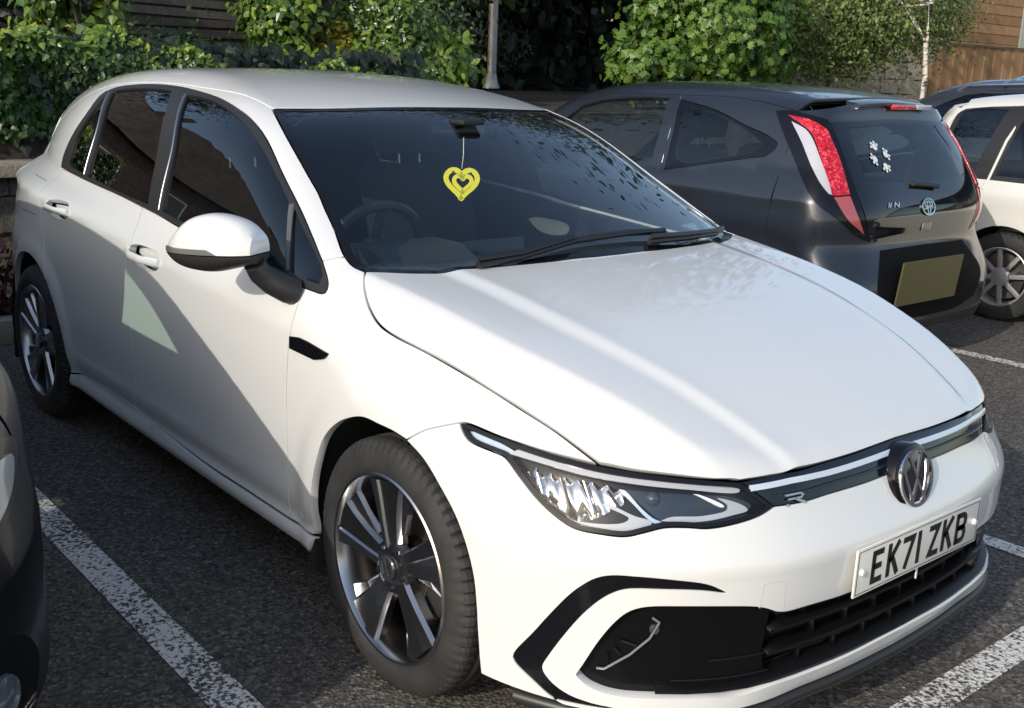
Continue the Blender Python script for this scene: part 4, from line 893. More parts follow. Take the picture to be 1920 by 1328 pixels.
# ------------------------------------------------------------------ small three-door hatchback
class Small(Hatch):
    arcs = ((0,.29), (-2.34,.29))
    def __init__(s):
        super().__init__()
        s.W = Sp([(-3.1,.69),(-2.95,.755),(-2.8,.79),(-2.6,.805),(-2.34,.81),(-1.8,.808),(-.6,.808),(0,.80),(.2,.775),(.35,.73),(.5,.64)])
        s.zc = Sp([(-3.,.90),(-2.4,.895),(-1.2,.87),(.3,.80)])
        s.zb = Sp([(-3.,1.07),(-2.4,1.05),(-1.7,.99),(-.5,.93),(.4,.85)])
        s.b = Sp([(-3.,.10),(-2.6,.085),(-2.2,.060),(-1.5,.045),(0,.04),(.5,.03)])
        s.gh = Sp([(0,0),(.1,.030),(.2,.068),(.3,.115),(.37,.160),(.43,.215),(.50,.30)])
        s.P = Sp([(.55,.55),(.48,.65),(.40,.73),(.25,.81),(.1,.865),(-.1,.915),(-.4,.95),(-.7,.98)])
        s.SC = Sp([(.3,.74),(.05,.90),(-.3,1.12),(-.6,1.32),(-.75,1.385),(-.95,1.425),(-1.3,1.456),(-1.7,1.462),(-2.0,1.455),(-2.3,1.432),(-2.55,1.396),(-2.75,1.36),(-3.,1.30)])
        s.scc = Sp([(.2,.2),(-.3,.17),(-.75,.11),(-1.3,.08),(-2.,.08),(-3.,.09)])
        s.hv = Sp([(0,0),(.5,.004),(1,.02)])
        s.hd = Sp([(-.05,0),(0,0),(.05,.03),(.1,.07),(.2,.18)])
        s.ye = Sp([(-.5,.62),(0,.60),(.5,.5)])
        s.N = Sp([(0,.56),(.3,.54),(.5,.48),(.6,.42),(.7,.30),(.76,.15)])
        s.Xr = Sp([(.15,-2.86),(.24,-2.92),(.35,-2.945),(.52,-2.94),(.62,-2.885),(.68,-2.855),(.80,-2.86),(.92,-2.83),(1.05,-2.755),(1.18,-2.665),(1.30,-2.585),(1.36,-2.575),(1.40,-2.56)])
    Bx = -1.9
    def f(s, p):
        x, y, z = p[...,0], p[...,1], p[...,2]; ay = np.sqrt(y*y+1e-6)
        a = smax(ay-s.Ys(x, z), (z-s.Ztop(x, ay))*.88, .10)
        gz = s.g(z); gz = np.where(z < .5, gz*(1-.95*sstep(.3, .6, ay)), gz)
        a = smax(a, (x-s.N(ay)-gz)*.85, .05)
        a = smax(a, (s.Xr(z)+.085*(np.minimum(ay,.9)/.72)**5-x)*.9, .06)
        return smax(a, .17-z, .02)
    def Ys(s, x, z):
        zb, zc = s.zb(x), s.zc(x); lo = s.lo(np.clip(z, .1, .72)); t = np.clip((z-zc)/(zb-zc), 0, 1)
        fl = 0
        for cx, cz in s.arcs: fl = fl+.012*sstep(.44, .33, np.hypot(x-cx, z-cz))
        bulge = .012*np.exp(-((z-.76)/.09)**2)*sstep(-1.6, -2.2, x)
        return s.W(x)-lo*.8-s.b(x)*t**1.3-s.gh(np.clip(z-zb, 0, None))*(1+.2*sstep(-1.9, -2.6, x))+fl+bulge
SB = Small()
SB_AT = (-3.83, 3.15)          # where its front axle stands; it faces the wall (-x)

CU2 = {k: np.array(v) for k, v in {'lamp':[(-2.3,-0.624,1.322),(-2.372,-0.61,1.331),(-2.501,-0.606,1.314),(-2.564,-0.547,1.294)],
 'lamp2':[(-2.564,-0.547,1.294),(-2.683,-0.562,1.121),(-2.784,-0.571,0.958),(-2.838,-0.496,0.713)],
 'lamp3':[(-2.838,-0.496,0.713),(-2.823,-0.587,0.744),(-2.778,-0.711,0.836),(-2.71,-0.775,0.896),(-2.65,-0.779,0.952)],
 'lamp4':[(-2.65,-0.779,0.952),(-2.496,-0.711,1.109),(-2.354,-0.655,1.264),(-2.3,-0.624,1.322)],
 'white':[(-2.419,-0.643,1.278),(-2.525,-0.653,1.237),(-2.637,-0.682,1.11),(-2.74,-0.714,0.938),(-2.689,-0.735,0.991),(-2.52,-0.681,1.182),(-2.419,-0.643,1.278)],
 'red':[(-2.383,-0.629,1.305),(-2.51,-0.623,1.289),(-2.586,-0.58,1.243)],
 'red2':[(-2.586,-0.58,1.243),(-2.687,-0.596,1.104),(-2.78,-0.617,0.941)],
 'red3':[(-2.78,-0.617,0.941),(-2.742,-0.712,0.936)],
 'red4':[(-2.742,-0.712,0.936),(-2.638,-0.681,1.11),(-2.537,-0.651,1.234),(-2.383,-0.629,1.305)],
 'low':[(-2.749,-0.704,0.931),(-2.782,-0.619,0.936)],
 'low2':[(-2.782,-0.619,0.936),(-2.82,-0.6,0.853),(-2.834,-0.541,0.751)],
 'low3':[(-2.834,-0.541,0.751),(-2.806,-0.655,0.828),(-2.749,-0.704,0.931)],
 'tg_t':[(-2.571,-0.537,1.284),(-2.586,-0.061,1.298),(-2.577,0.447,1.3)],
 'tg_r':[(-2.577,0.447,1.3),(-2.665,0.515,1.159),(-2.739,0.625,1.009),(-2.798,0.558,0.936),(-2.846,0.418,0.697)],
 'tg_b':[(-2.845,0.431,0.696),(-2.852,-0.053,0.692),(-2.839,-0.483,0.707)],
 'tg_l':[(-2.839,-0.483,0.707),(-2.784,-0.571,0.958),(-2.683,-0.562,1.121),(-2.571,-0.537,1.284)],
 'gl_t':[(-2.598,-0.414,1.261),(-2.594,-0.07,1.276),(-2.591,0.373,1.278)],
 'gl_r':[(-2.591,0.373,1.278),(-2.667,0.435,1.169),(-2.751,0.447,1.044),(-2.791,0.378,0.986)],
 'gl_b':[(-2.791,0.378,0.986),(-2.797,-0.029,0.981),(-2.772,-0.478,1.006)],
 'gl_l':[(-2.772,-0.478,1.006),(-2.693,-0.462,1.131),(-2.598,-0.414,1.261)],
 'spo':[(-2.519,-0.433,1.382),(-2.523,-0.231,1.392),(-2.512,0.035,1.4),(-2.505,0.205,1.399)],
 'brake':[(-2.56,-0.036,1.371),(-2.561,0.204,1.368),(-2.578,0.183,1.334),(-2.578,-0.067,1.339),(-2.56,-0.036,1.371)],
 'brake2':[(-2.56,0.227,1.368),(-2.56,0.394,1.357),(-2.575,0.375,1.329),(-2.578,0.205,1.334),(-2.56,0.227,1.368)],
 'plate':[(-2.862,-0.363,0.655),(-2.886,0.264,0.617),(-2.944,0.23,0.347),(-2.944,-0.443,0.413)],
 'badge':[(-2.855,0.03,0.851)],
 'switch':[(-2.852,0.064,0.733)],
 'wiperA':[(-2.815,0.053,0.949),(-2.811,0.221,0.957),(-2.803,0.402,0.963)],
 'fuel':[(-2.57,-0.818,0.749)],
 'paw':[(-2.724,-0.384,1.092)],
 'door_t':[(-0.837,-0.623,1.284),(-0.993,-0.594,1.326),(-1.247,-0.582,1.352),(-1.528,-0.59,1.358)],
 'door_r':[(-1.528,-0.59,1.358),(-1.566,-0.694,1.179),(-1.553,-0.754,1.004)],
 'qo':[(-1.626,-0.6,1.353),(-1.91,-0.643,1.311),(-2.161,-0.676,1.241),(-2.331,-0.689,1.193),(-2.386,-0.699,1.159),(-2.348,-0.721,1.108),(-2.227,-0.736,1.08),(-1.96,-0.755,1.027),(-1.688,-0.769,0.974)],
 'qo2':[(-1.688,-0.769,0.974),(-1.674,-0.7,1.171),(-1.626,-0.6,1.353)],
 'qi':[(-1.711,-0.634,1.313),(-1.924,-0.656,1.286),(-2.14,-0.683,1.226),(-2.256,-0.7,1.177),(-2.293,-0.708,1.152),(-2.232,-0.725,1.113),(-2.02,-0.744,1.066),(-1.804,-0.752,1.031),(-1.746,-0.742,1.06),(-1.71,-0.673,1.237),(-1.711,-0.634,1.313)],
 'recess':[(-2.846,-0.442,0.686),(-2.859,-0.162,0.668),(-2.864,0.317,0.654),(-2.885,0.495,0.599),(-2.932,0.414,0.298),(-2.939,0.107,0.303),(-2.946,-0.234,0.357),(-2.931,-0.532,0.483),(-2.846,-0.442,0.686)]}.items()}
c2 = lambda k, r=False: CU2[k][::-1] if r else CU2[k]
CHAR = mat('charcoal_paint', (.020,.024,.034), .32, metal=.2, coat=.75, coat_rough=.03)
ws_n = SB.top([(.02,-.655),(-.10,-.645),(-.25,-.63),(-.42,-.61),(-.58,-.585),(-.70,-.55)])
head = np.vstack([ws_n[-1:], SB.top([(-.67,-.3),(-.66,0)])])
dit = np.vstack([ws_n[-1:], SB.top([(x, -.545-.01*i) for i, x in enumerate(np.linspace(-.95,-2.42,7))])])
cutr = np.vstack([dit[-1:], SB.side([(-2.44,1.26),(-2.45,1.15),(-2.455,1.0),(-2.46,.85),(-2.47,.7)]), SB.side([(-2.69,.50),(-2.70,.30),(-2.69,.22)])])
def arc_pts(cx, cz, r, a0, a1, n): return SB.side([(cx+r*math.cos(R(a0+(a1-a0)*i/n)), cz+r*math.sin(R(a0+(a1-a0)*i/n))) for i in range(n+1)])
ar = arc_pts(-2.34,.29,.335,193,-12,14); af = arc_pts(0,.29,.335,192,-5,14)
hoodn = SB.top([(.33,-.60),(.2,-.64),(.1,-.655),(.02,-.655)])
cutf = np.vstack([af[-1:], SB.side([(.335,.40),(.335,.55),(.335,.66)]), hoodn[:1]])
small = thing('parked_hatchback', 'charcoal three-door hatchback seen from behind with paw stickers on its rear window', 'car', (SB_AT[0], SB_AT[1], 0), math.pi)
def P3(name, ch, loops, m, par=None, **k):
    a = dict(step=.03, gap=.0015, depth=.02, mirror=True); a.update(k); return panel(SB, name, ch, loops, m, par or small, ds=.014, **a)
door_f = SB.side([(-1.572,1.005),(-1.2,.965),(-.8,.935),(-.45,.915)]); door_a = SB.side([(-.45,.915),(-.60,1.05),(-.75,1.20)]); door_a = np.vstack([door_a, c2('door_t')[:1]])
doorL = [c2('door_t'), np.vstack([c2('door_r')[:-1], door_f[:1]]), door_f, door_a]
quL = [c2('qo'), c2('qo2')]; qiL = [c2('qi')]
P3('body_side', 'S', [[hoodn, ws_n, dit, cutr, np.vstack([cutr[-1:], ar[:1]]), ar, np.vstack([ar[-1:], SB.side([(-1.2,.22)]), af[:1]]), af, cutf], doorL, quL], CHAR, lining=(DARKIN,.03))
P3('roof', 'T', [half_to_full([head[::-1], dit, np.vstack([dit[-1:], SB.top([(-2.47,-.3),(-2.48,0)])])])], CHAR, mirror=False, lining=(DARKIN,.03))
wl3 = [head[::-1], ws_n[::-1], np.vstack([ws_n[:1], SB.top([(.10,-.3),(.12,0)])])]
P3('windscreen', 'T', [half_to_full([c[::-1] for c in wl3[::-1]])], WSGLASS, mirror=False, depth=0, off=-.003, step=.06)
P3('hood', 'T', [half_to_full([np.vstack([SB.top([(.12,0),(.10,-.3)]), ws_n[:1]]), hoodn[::-1], np.vstack([hoodn[:1], SB.top([(.44,-.3),(.46,0)])])])], CHAR, mirror=False)
fb = SB.pt('F', [(-a*SB.Fr, .22) for a in (0,.4,.8,1.1,1.35)])
P3('front_bumper', 'F', [half_to_full([fb, np.vstack([fb[-1:], cutf[:-1]]), np.vstack([cutf[-2:]]), np.vstack([hoodn[:1], SB.top([(.44,-.3),(.46,0)])])])], CHAR, mirror=False, step=.05, gap=0)
rb0 = SB.pt('B', [(0,.215),(-.25*SB.Fr,.215),(-.5*SB.Fr,.215),(-.72*SB.Fr,.215)])
rear_half = [np.vstack([rb0, cutr[-1:]]), cutr[::-1], np.vstack([dit[-1:], SB.pt('B', [(-.5*SB.Fr*.5, 1.395),(0,1.40)])])]
tgu = [c2('tg_l',1), ]
def sym(loopnames):
    """left-half outline of something symmetrical about the car's middle"""
    return loopnames
gh_ = [np.vstack([[SB.pt('B', [(0,.983)])[0]], c2('gl_l')[:1]]), c2('gl_l'), np.vstack([c2('gl_l')[-1:], [SB.pt('B', [(0,1.277)])[0]]])]
gh_full = half_to_full(gh_)
P3('rear_body', 'B', [half_to_full(rear_half), gh_full], CHAR, mirror=False, lining=(DARKIN,.03), gap=.001)
tg_half = [np.vstack([[SB.pt('B', [(0,.692)])[0]], c2('tg_l')[:1]]), c2('tg_l'), np.vstack([c2('tg_l')[-1:], [SB.pt('B', [(0,1.30)])[0]]])]
TGB = mat('tailgate_black', (.005,.006,.010), .06, coat=.5)
P3('tailgate', 'B', [half_to_full(tg_half), gh_full], TGB, mirror=False, off=.005, depth=.012)
P3('rear_window', 'B', [gh_full], glass('rear_glass', (.74,.84,.82), 1.5), mirror=False, off=.002, depth=0, gap=-.004)
P3('side_window', 'S', [doorL], glass('clear_side_glass', (.78,.86,.83), 1.5), off=-.004, depth=0, gap=-.004)
P3('quarter_window', 'S', [qiL], glass('clear_side_glass', (.78,.86,.83), 1.5), off=-.002, depth=0, gap=-.004)
P3('quarter_frame', 'S', [quL, qiL], GLOSSBLK, off=-.003, depth=.006)
# tail lamps
LB = P3('tail_lamp', 'B', [[c2('lamp'), c2('lamp2'), c2('lamp3'), c2('lamp4')]], GLOSSBLK, off=.006, depth=.012)
REDL = mat('lamp_red', (.55,.004,.012), .12, coat=1)
_b = REDL.node_tree.nodes["Principled BSDF"]; _v = N(REDL, "ShaderNodeTexVoronoi", i_Scale=95); _t = N(REDL, "ShaderNodeTexCoord"); L(REDL, _t.outputs['Object'], _v.inputs['Vector'])
_r = ramp(REDL, _v.outputs['Color'], [(.15,(.26,.002,.006)),(.6,(.62,.006,.02)),(.95,(.85,.10,.12))]); L(REDL, _r.outputs[0], _b.inputs['Base Color'])
_bp = N(REDL, "ShaderNodeBump", i_Strength=.5, i_Distance=.004); L(REDL, _v.outputs['Distance'], _bp.inputs['Height']); L(REDL, _bp.outputs[0], _b.inputs['Normal'])
for par_, sg in zip(LB, (1, -1)):
    for nm, lp, m_ in (('reflector_strip', [c2('white')], mat('lamp_white_panel', (.46,.46,.50), .15, coat=1)), ('red_lens', [c2('red'), c2('red2'), c2('red3'), c2('red4')], REDL), ('clear_lens', [c2('low'), c2('low2'), c2('low3')], mat('lamp_pink', (.38,.08,.09), .12, coat=1))):
        o = P3(nm, 'B', [lp], m_, par_, mirror=False, off=.011, depth=.010, gap=.001)
        if sg < 0:
            for v_ in o.data.vertices: v_.co.y *= -1
            o.data.flip_normals()
# spoiler lip with brake light
sp_ = SB.pt('B', [(u, 1.378-.012*(abs(u)/.36)**2) for u in np.linspace(-.36, .36, 13)]); bm = bmesh.new(); rows = []
for p in sp_: rows.append([bm.verts.new((p[0]+a, p[1], p[2]+b)) for a, b in ((.05,.022),(-.012,.014),(-.030,.004),(-.028,-.010),(.0,-.030),(.05,-.03))])
for r0, r1 in zip(rows[:-1], rows[1:]):
    for j in range(6): bm.faces.new((r0[j], r0[(j+1) % 6], r1[(j+1) % 6], r1[j]))
bm.faces.new(rows[0][::-1]); bm.faces.new(rows[-1]); spl = bm_obj('spoiler', bm, CHAR, small, smooth=True, sharp=45)
p = SB.pt('B', [(0, 1.366)])[0]
box('brake_light', (p[0]-.030, -.085, p[2]-.004), (.02,.22,.026), REDL, spl, bevel=.004); box('brake_light', (p[0]-.030, -.285, p[2]-.004), (.02,.14,.026), mat('lamp_white_panel'), spl, bevel=.004)
# plate, bumper recess, lower valance
P3('plate_recess', 'B', [half_to_full([SB.pt('B', [(0,.30),(-.25*.8,.31),(-.42*.8,.36)]), SB.pt('B', [(-.42*.8,.36),(-.46*.8,.50),(-.40*.8,.665)]), SB.pt('B', [(-.40*.8,.665),(0,.668)])])], mat('recess_black', (.006,.006,.007), .75, spec=.1), mirror=False, off=.003, depth=.006)
nrm = SB.grad(SB.pt('B', [(0,.50)]))[0]; q = SB.pt('B', [(0,.505)])[0]
yb = Matrix.Translation((q[0]-.035, .105, .505)) @ Matrix.Rotation(R(-6), 4, 'Y')
pl2 = prism('number_plate', [(-.115,-.29),(.115,-.29),(.115,.29),(-.115,.29)], -.004, .004, yb @ Matrix(((0,0,-1,0),(0,1,0,0),(1,0,0,0),(0,0,0,1))), mat('plate_olive', (.105,.095,.035), .6), small)
P3('lower_valance', 'B', [half_to_full([SB.pt('B', [(0,.222),(-.3*.8,.222),(-.62*.8,.222)]), SB.pt('B', [(-.62*.8,.222),(-.64*.8,.26),(-.60*.8,.30)]), SB.pt('B', [(-.60*.8,.30),(-.3*.8,.285),(0,.28)])])], mat('valance_black', (.016,.016,.018), .5), mirror=False, off=.004, depth=.008)
# wiper, latch, fuel cap ring, marks
wp = SB.pt('B', [(.13*.8,.955),(.02,.965),(-.10,.975)]); wn = SB.grad(wp); tube('rear_wiper', (wp+wn*.022)*np.array([1,-1,1]), .014, WP, small, 8)
q = SB.pt('B', [(0,.762)])[0]; box('latch_switch', (q[0]-.008, 0, .762), (.012,.085,.045), mat('latch_grey', (.16,.17,.18), .3), small, bevel=.008)
q = SB.pt('B', [(0,.862)]); qn = Vector(SB.grad(q)[0]); BM = Matrix.Translation(Vector(q[0])+qn*.008) @ Matrix((Vector((0,-1,0)), qn.cross(Vector((0,-1,0))), qn)).transposed().to_4x4()
bm = bmesh.new(); el = lambda cx, cy, rx, ry, n=36: [(cx+rx*math.cos(2*math.pi*i/n), cy+ry*math.sin(2*math.pi*i/n)) for i in range(n)]
for e in (el(0,0,.060,.042), el(0,.014,.038,.014,28), el(0,-.004,.014,.036,28)): ribbon(bm, e, .0085, -.002, .005, BM, True)
bm_obj('rear_emblem', bm, CHROME, small)
for sx, wid in ((.30,.05),(.36,.03)):
    q = SB.pt('B', [(sx*.8,.885)]); qn = Vector(SB.grad(q)[0]); MM = Matrix.Translation(Vector(q[0])+qn*.007) @ Matrix((Vector((0,-1,0)), qn.cross(Vector((0,-1,0))), qn)).transposed().to_4x4()
    bm = bmesh.new(); ribbon(bm, [(-wid/2,-.012),(-wid/2+.012,.012),(wid/2-.012,-.012),(wid/2,.012)], .006, -.001, .003, MM); bm_obj('rear_badge', bm, CHROME, small)
fc = CU2['fuel'][0]; rr_ = SB.side([(fc[0]+.085*math.cos(a), fc[2]+.085*math.sin(a)) for a in np.linspace(0, 2*math.pi, 33)])
for sg in (1, -1):
    if sg > 0: tube('fuel_cap', rr_*np.array([1,sg,1]), .0028, mat('seam_dark'), small, 6)
sm = SB.side([(-2.66,.80),(-2.60,.72),(-2.62,.62)]); tube('panel_seam', sm, .002, mat('seam_dark'), small, 5)
ds_ = SB.side([(-1.61,1.37),(-1.64,1.20),(-1.63,1.02),(-1.66,.85),(-1.70,.6),(-1.68,.35)])
for sg in (1, -1): tube('door_seam', ds_*np.array([1,sg,1]), .003, mat('seam_dark'), small, 5)
for sg in (1,-1): tube('pillar_bead', SB.side([(-1.612,1.365),(-1.645,1.18),(-1.655,1.01)])*np.array([1,sg,1]), .0025, SATIN, small, 6)
w1 = hub_wheel(small, MR(0, -.715) @ Matrix.Translation((0,0,-.03)), Rr=.288, rim=.19, wd=.17, style=2, nsp=8, face=mat('wheel_trim', (.50,.50,.51), .35, metal=.6), nb=40)
for M in (MR(-2.34,-.715), MLft(0,.715), MLft(-2.34,.715)): c = copy_tree(w1, small); c.matrix_local = M @ Matrix.Translation((0,0,-.03))
for x in (0, -2.34):
    for sg in (1, -1):
        bm = bmesh.new(); rows = []
        for i in range(17):
            a = R(-10+200*i/16); rows.append([bm.verts.new((x+.345*math.cos(a), y*sg, .29+.345*math.sin(a))) for y in (-.785,-.45)])
        for r0, r1 in zip(rows[:-1], rows[1:]): bm.faces.new((r0[0], r0[1], r1[1], r1[0]))
        bm_obj('arch_liner', bm, mat('liner_black'), small, smooth=True)
box('underbody', (-1.2, 0, .22), (3.2, 1.25, .08), mat('liner_black'), small)
seat(small, -1.15, -.33, .46); seat(small, -1.15, .33, .46)
rs = yprism('rear_seat', [(-1.75,.42),(-1.75,.52),(-2.15,.50),(-2.15,.40)], -.58, .58, SEATF, small, .04); yprism('backrest', [(-2.10,.5),(-2.2,.5),(-2.38,.95),(-2.30,.98)], -.55, .55, SEATF, rs, .04)
yprism('dashboard', [(-.02,.85),(-.3,.90),(-.45,.88),(-.48,.6),(-.05,.6)], -.60, .60, DASH, small)
# paw prints on the glass: a ring of four paws, each one part of the sticker
paw = thing('paw_sticker', 'white sticker of four paw prints inside the charcoal hatchback rear window', 'sticker', (0,0,0))
PW = mat('sticker_white', (.75,.78,.76), .6)
q = SB.pt('B', [( -.33*.8, 1.115)]); qn = Vector(SB.grad(q)[0]); RT = Matrix.Translation((SB_AT[0], SB_AT[1], 0)) @ Matrix.Rotation(math.pi, 4, 'Z')
xa = Vector((qn.y, -qn.x, 0)).normalized(); PMx = RT @ Matrix.Translation(Vector((q[0][0], -q[0][1], q[0][2]))+Vector((qn.x, -qn.y, qn.z))*.006) @ Matrix((Vector((0,-1,0)), Vector((qn.x,-qn.y,qn.z)).cross(Vector((0,-1,0))), Vector((qn.x,-qn.y,qn.z)))).transposed().to_4x4()
paw.matrix_world = PMx
for k in range(4):
    a = R(90*k+12); c_ = Vector((.058*math.cos(a), .058*math.sin(a))); bm = bmesh.new(); ax_ = Vector((math.cos(a), math.sin(a)))
    dotp = [((c_.x, c_.y), .020)]+[((c_.x+ax_.x*.028*math.cos(R(b))-(-ax_.y)*.030*math.sin(R(b)), c_.y+ax_.y*.028*math.cos(R(b))-ax_.x*.030*math.sin(R(b))), .0085) for b in (-75,-28,28,75)]
    for (px_, py_), r_ in dotp:
        vs = [bm.verts.new((px_+r_*math.cos(2*math.pi*i/12), py_+r_*math.sin(2*math.pi*i/12), 0)) for i in range(12)]; bm.faces.new(vs)
    bm_obj('paw_print', bm, PW, paw)

# white car beyond it, parked nose out: tall rear quarter glass with a black pillar
class Tall(Small):
    def __init__(s):
        super().__init__()
        s.SC = Sp([(.3,.78),(.0,.95),(-.4,1.20),(-.75,1.40),(-.95,1.445),(-1.4,1.485),(-2.0,1.485),(-2.6,1.455),(-2.9,1.415),(-3.1,1.37),(-3.3,1.32)])
        s.Xr = Sp([(.15,-3.04),(.35,-3.14),(.6,-3.14),(.9,-3.12),(1.1,-3.09),(1.3,-3.04),(1.4,-3.0)])
        s.W = Sp([(-3.3,.66),(-3.1,.75),(-2.8,.81),(-2.34,.825),(-1.8,.825),(0,.815),(.2,.79),(.35,.74),(.5,.65)]); s.gh = Sp([(0,0),(.1,.020),(.2,.046),(.3,.085),(.4,.135),(.48,.20),(.56,.30)])
        s.b = Sp([(-3.,.07),(-2.2,.05),(0,.04),(.5,.03)]); s.zb = Sp([(-3.,.93),(-1.7,.93),(-.5,.92),(.4,.85)]); s.zc = Sp([(-3.,.80),(-1.2,.80),(.3,.78)])
TB = Tall(); TX, TY = 1.03, 5.56
wc = thing('parked_hatchback', 'cream-white tall hatchback with black window pillars at the right edge', 'car', (TX, TY, 0)); WP2 = mat('cream_paint', (.70,.69,.64), .38, coat=1.0)
def P6(name, ch, loops, m, **k):
    a = dict(step=.04, gap=.0015, depth=.02, mirror=True); a.update(k); return panel(TB, name, ch, loops, m, wc, ds=.016, **a)
S6 = lambda pts: TB.side([(x-TX, z) for x, z in pts])
wsn = TB.top([(.10,-.66),(-.2,-.63),(-.5,-.60),(-.78,-.545)]); hd_ = np.vstack([wsn[-1:], TB.top([(-.74,-.3),(-.73,0)])]); di_ = np.vstack([wsn[-1:], TB.top([(x,-.56) for x in np.linspace(-1.0,-2.86,8)])])
ct_ = np.vstack([di_[-1:], TB.side([(-2.90,1.30),(-2.92,1.1),(-2.92,.9),(-2.92,.6),(-2.90,.24)])]); hn_ = TB.top([(.34,-.60),(.22,-.64),(.10,-.66)])
ar_ = TB.side([(-2.34+.33*math.cos(R(a)), .29+.33*math.sin(R(a))) for a in np.linspace(190,-8,13)]); af_ = TB.side([(.33*math.cos(R(a)), .29+.33*math.sin(R(a))) for a in np.linspace(190,-4,13)]); cf_ = np.vstack([af_[-1:], TB.side([(.335,.5),(.335,.66)]), hn_[:1]])
A_ = [S6([(-1.82,.935),(-1.72,.93),(-1.615,.925)]), S6([(-1.615,.925),(-1.565,1.14),(-1.515,1.345)]), S6([(-1.515,1.345),(-1.70,1.345),(-1.83,1.32)]), S6([(-1.83,1.32),(-1.85,1.1),(-1.82,.935)])]
B_ = [S6([(-1.455,.93),(-1.0,.93),(-.40,.93)]), S6([(-.40,.93),(-.38,1.15),(-.36,1.375)]), S6([(-.36,1.375),(-.9,1.385),(-1.36,1.375)]), S6([(-1.36,1.375),(-1.41,1.15),(-1.455,.93)])]
C_ = [S6([(-.33,.93),(.2,.92),(.62,.91)]), S6([(.62,.91),(.42,1.10),(.22,1.28)]), S6([(.22,1.28),(0,1.35),(-.28,1.375)]), S6([(-.28,1.375),(-.31,1.15),(-.33,.93)])]
D_ = [S6([(-1.88,.89),(-1.0,.895),(.70,.875)]), S6([(.70,.875),(.45,1.12),(.24,1.31)]), S6([(.24,1.31),(-.2,1.40),(-.9,1.41),(-1.7,1.385),(-1.86,1.35)]), S6([(-1.86,1.35),(-1.90,1.1),(-1.88,.89)])]
P6('body_side', 'S', [[hn_, wsn, di_, ct_, np.vstack([ct_[-1:], ar_[:1]]), ar_, np.vstack([ar_[-1:], TB.side([(-1.2,.24)]), af_[:1]]), af_, cf_], D_], WP2, lining=(DARKIN,.03))
P6('window_trim', 'S', [D_, A_, B_, C_], TRIM, off=-.003, depth=.008); P6('quarter_window', 'S', [A_], MATS['clear_side_glass'], off=-.006, depth=0, gap=-.004)
P6('rear_side_window', 'S', [B_], glass('smoked_glass', (.22,.25,.25), 1.5), off=-.006, depth=0, gap=-.004); P6('side_window', 'S', [C_], MATS['clear_side_glass'], off=-.006, depth=0, gap=-.004)
for sg in (1, -1): tube('door_frame', S6([(-1.385,1.395),(-1.44,1.15),(-1.485,.90),(-1.50,.84)])*np.array([1,sg,1])+np.array([0,-.004*sg,0]), .010, WP2, wc, 8)
P6('roof', 'T', [half_to_full([hd_[::-1], di_, np.vstack([di_[-1:], TB.top([(-2.92,-.3),(-2.93,0)])])])], WP2, mirror=False, lining=(DARKIN,.03)); P6('windscreen', 'T', [half_to_full([np.vstack([TB.top([(.20,0),(.18,-.3)]), wsn[:1]]), wsn, hd_])], WSGLASS, mirror=False, depth=0, off=-.003)
P6('hood', 'T', [half_to_full([np.vstack([TB.top([(.20,0),(.18,-.3)]), wsn[:1]]), hn_[::-1], np.vstack([hn_[:1], TB.top([(.44,-.3),(.46,0)])])])], WP2, mirror=False)
fb_ = TB.pt('F', [(-a*TB.Fr, .22) for a in (0,.4,.8,1.1,1.35)]); P6('front_bumper', 'F', [half_to_full([np.vstack([fb_, cf_[:1]]), cf_, np.vstack([hn_[:1], TB.top([(.44,-.3),(.46,0)])])])], WP2, mirror=False, step=.06, gap=0)
G6 = [TB.pt('B', [(0,.95),(-.3,.95),(-.44,.96)]), TB.pt('B', [(-.44,.96),(-.40,1.15),(-.34,1.32)]), TB.pt('B', [(-.34,1.32),(-.2,1.335),(0,1.34)])]
P6('rear_body', 'B', [half_to_full([np.vstack([TB.pt('B', [(0,.24),(-.5,.24)]), ct_[-1:]]), ct_[::-1], np.vstack([di_[-1:], TB.pt('B', [(0,1.405)])])]), half_to_full(G6)], WP2, mirror=False, step=.06, lining=(DARKIN,.03)); P6('rear_window', 'B', [half_to_full(G6)], MATS['clear_side_glass'], mirror=False, off=-.004, depth=0)
wT = hub_wheel(wc, MR(0,-.735) @ Matrix.Translation((0,0,-.03)), Rr=.288, rim=.19, wd=.17, style=2, nsp=8, face=MATS['wheel_trim'], nb=40)
for M in (MR(-2.34,-.735), MLft(0,.735), MLft(-2.34,.735)): c = copy_tree(wT, wc); c.matrix_local = M @ Matrix.Translation((0,0,-.03))
for x in (0, -2.34):
    for sg in (1, -1):
        bm = bmesh.new(); rows = []
        for i in range(17):
            a = R(-10+200*i/16); rows.append([bm.verts.new((x+.34*math.cos(a), y*sg, .29+.34*math.sin(a))) for y in (-.80,-.45)])
        for r0, r1 in zip(rows[:-1], rows[1:]): bm.faces.new((r0[0], r0[1], r1[1], r1[0]))
        bm_obj('arch_liner', bm, mat('liner_black'), wc, smooth=True)
box('underbody', (-1.2, 0, .22), (3.2, 1.25, .08), mat('liner_black'), wc); seat(wc, -1.0, -.34, .46); seat(wc, -1.0, .34, .46)
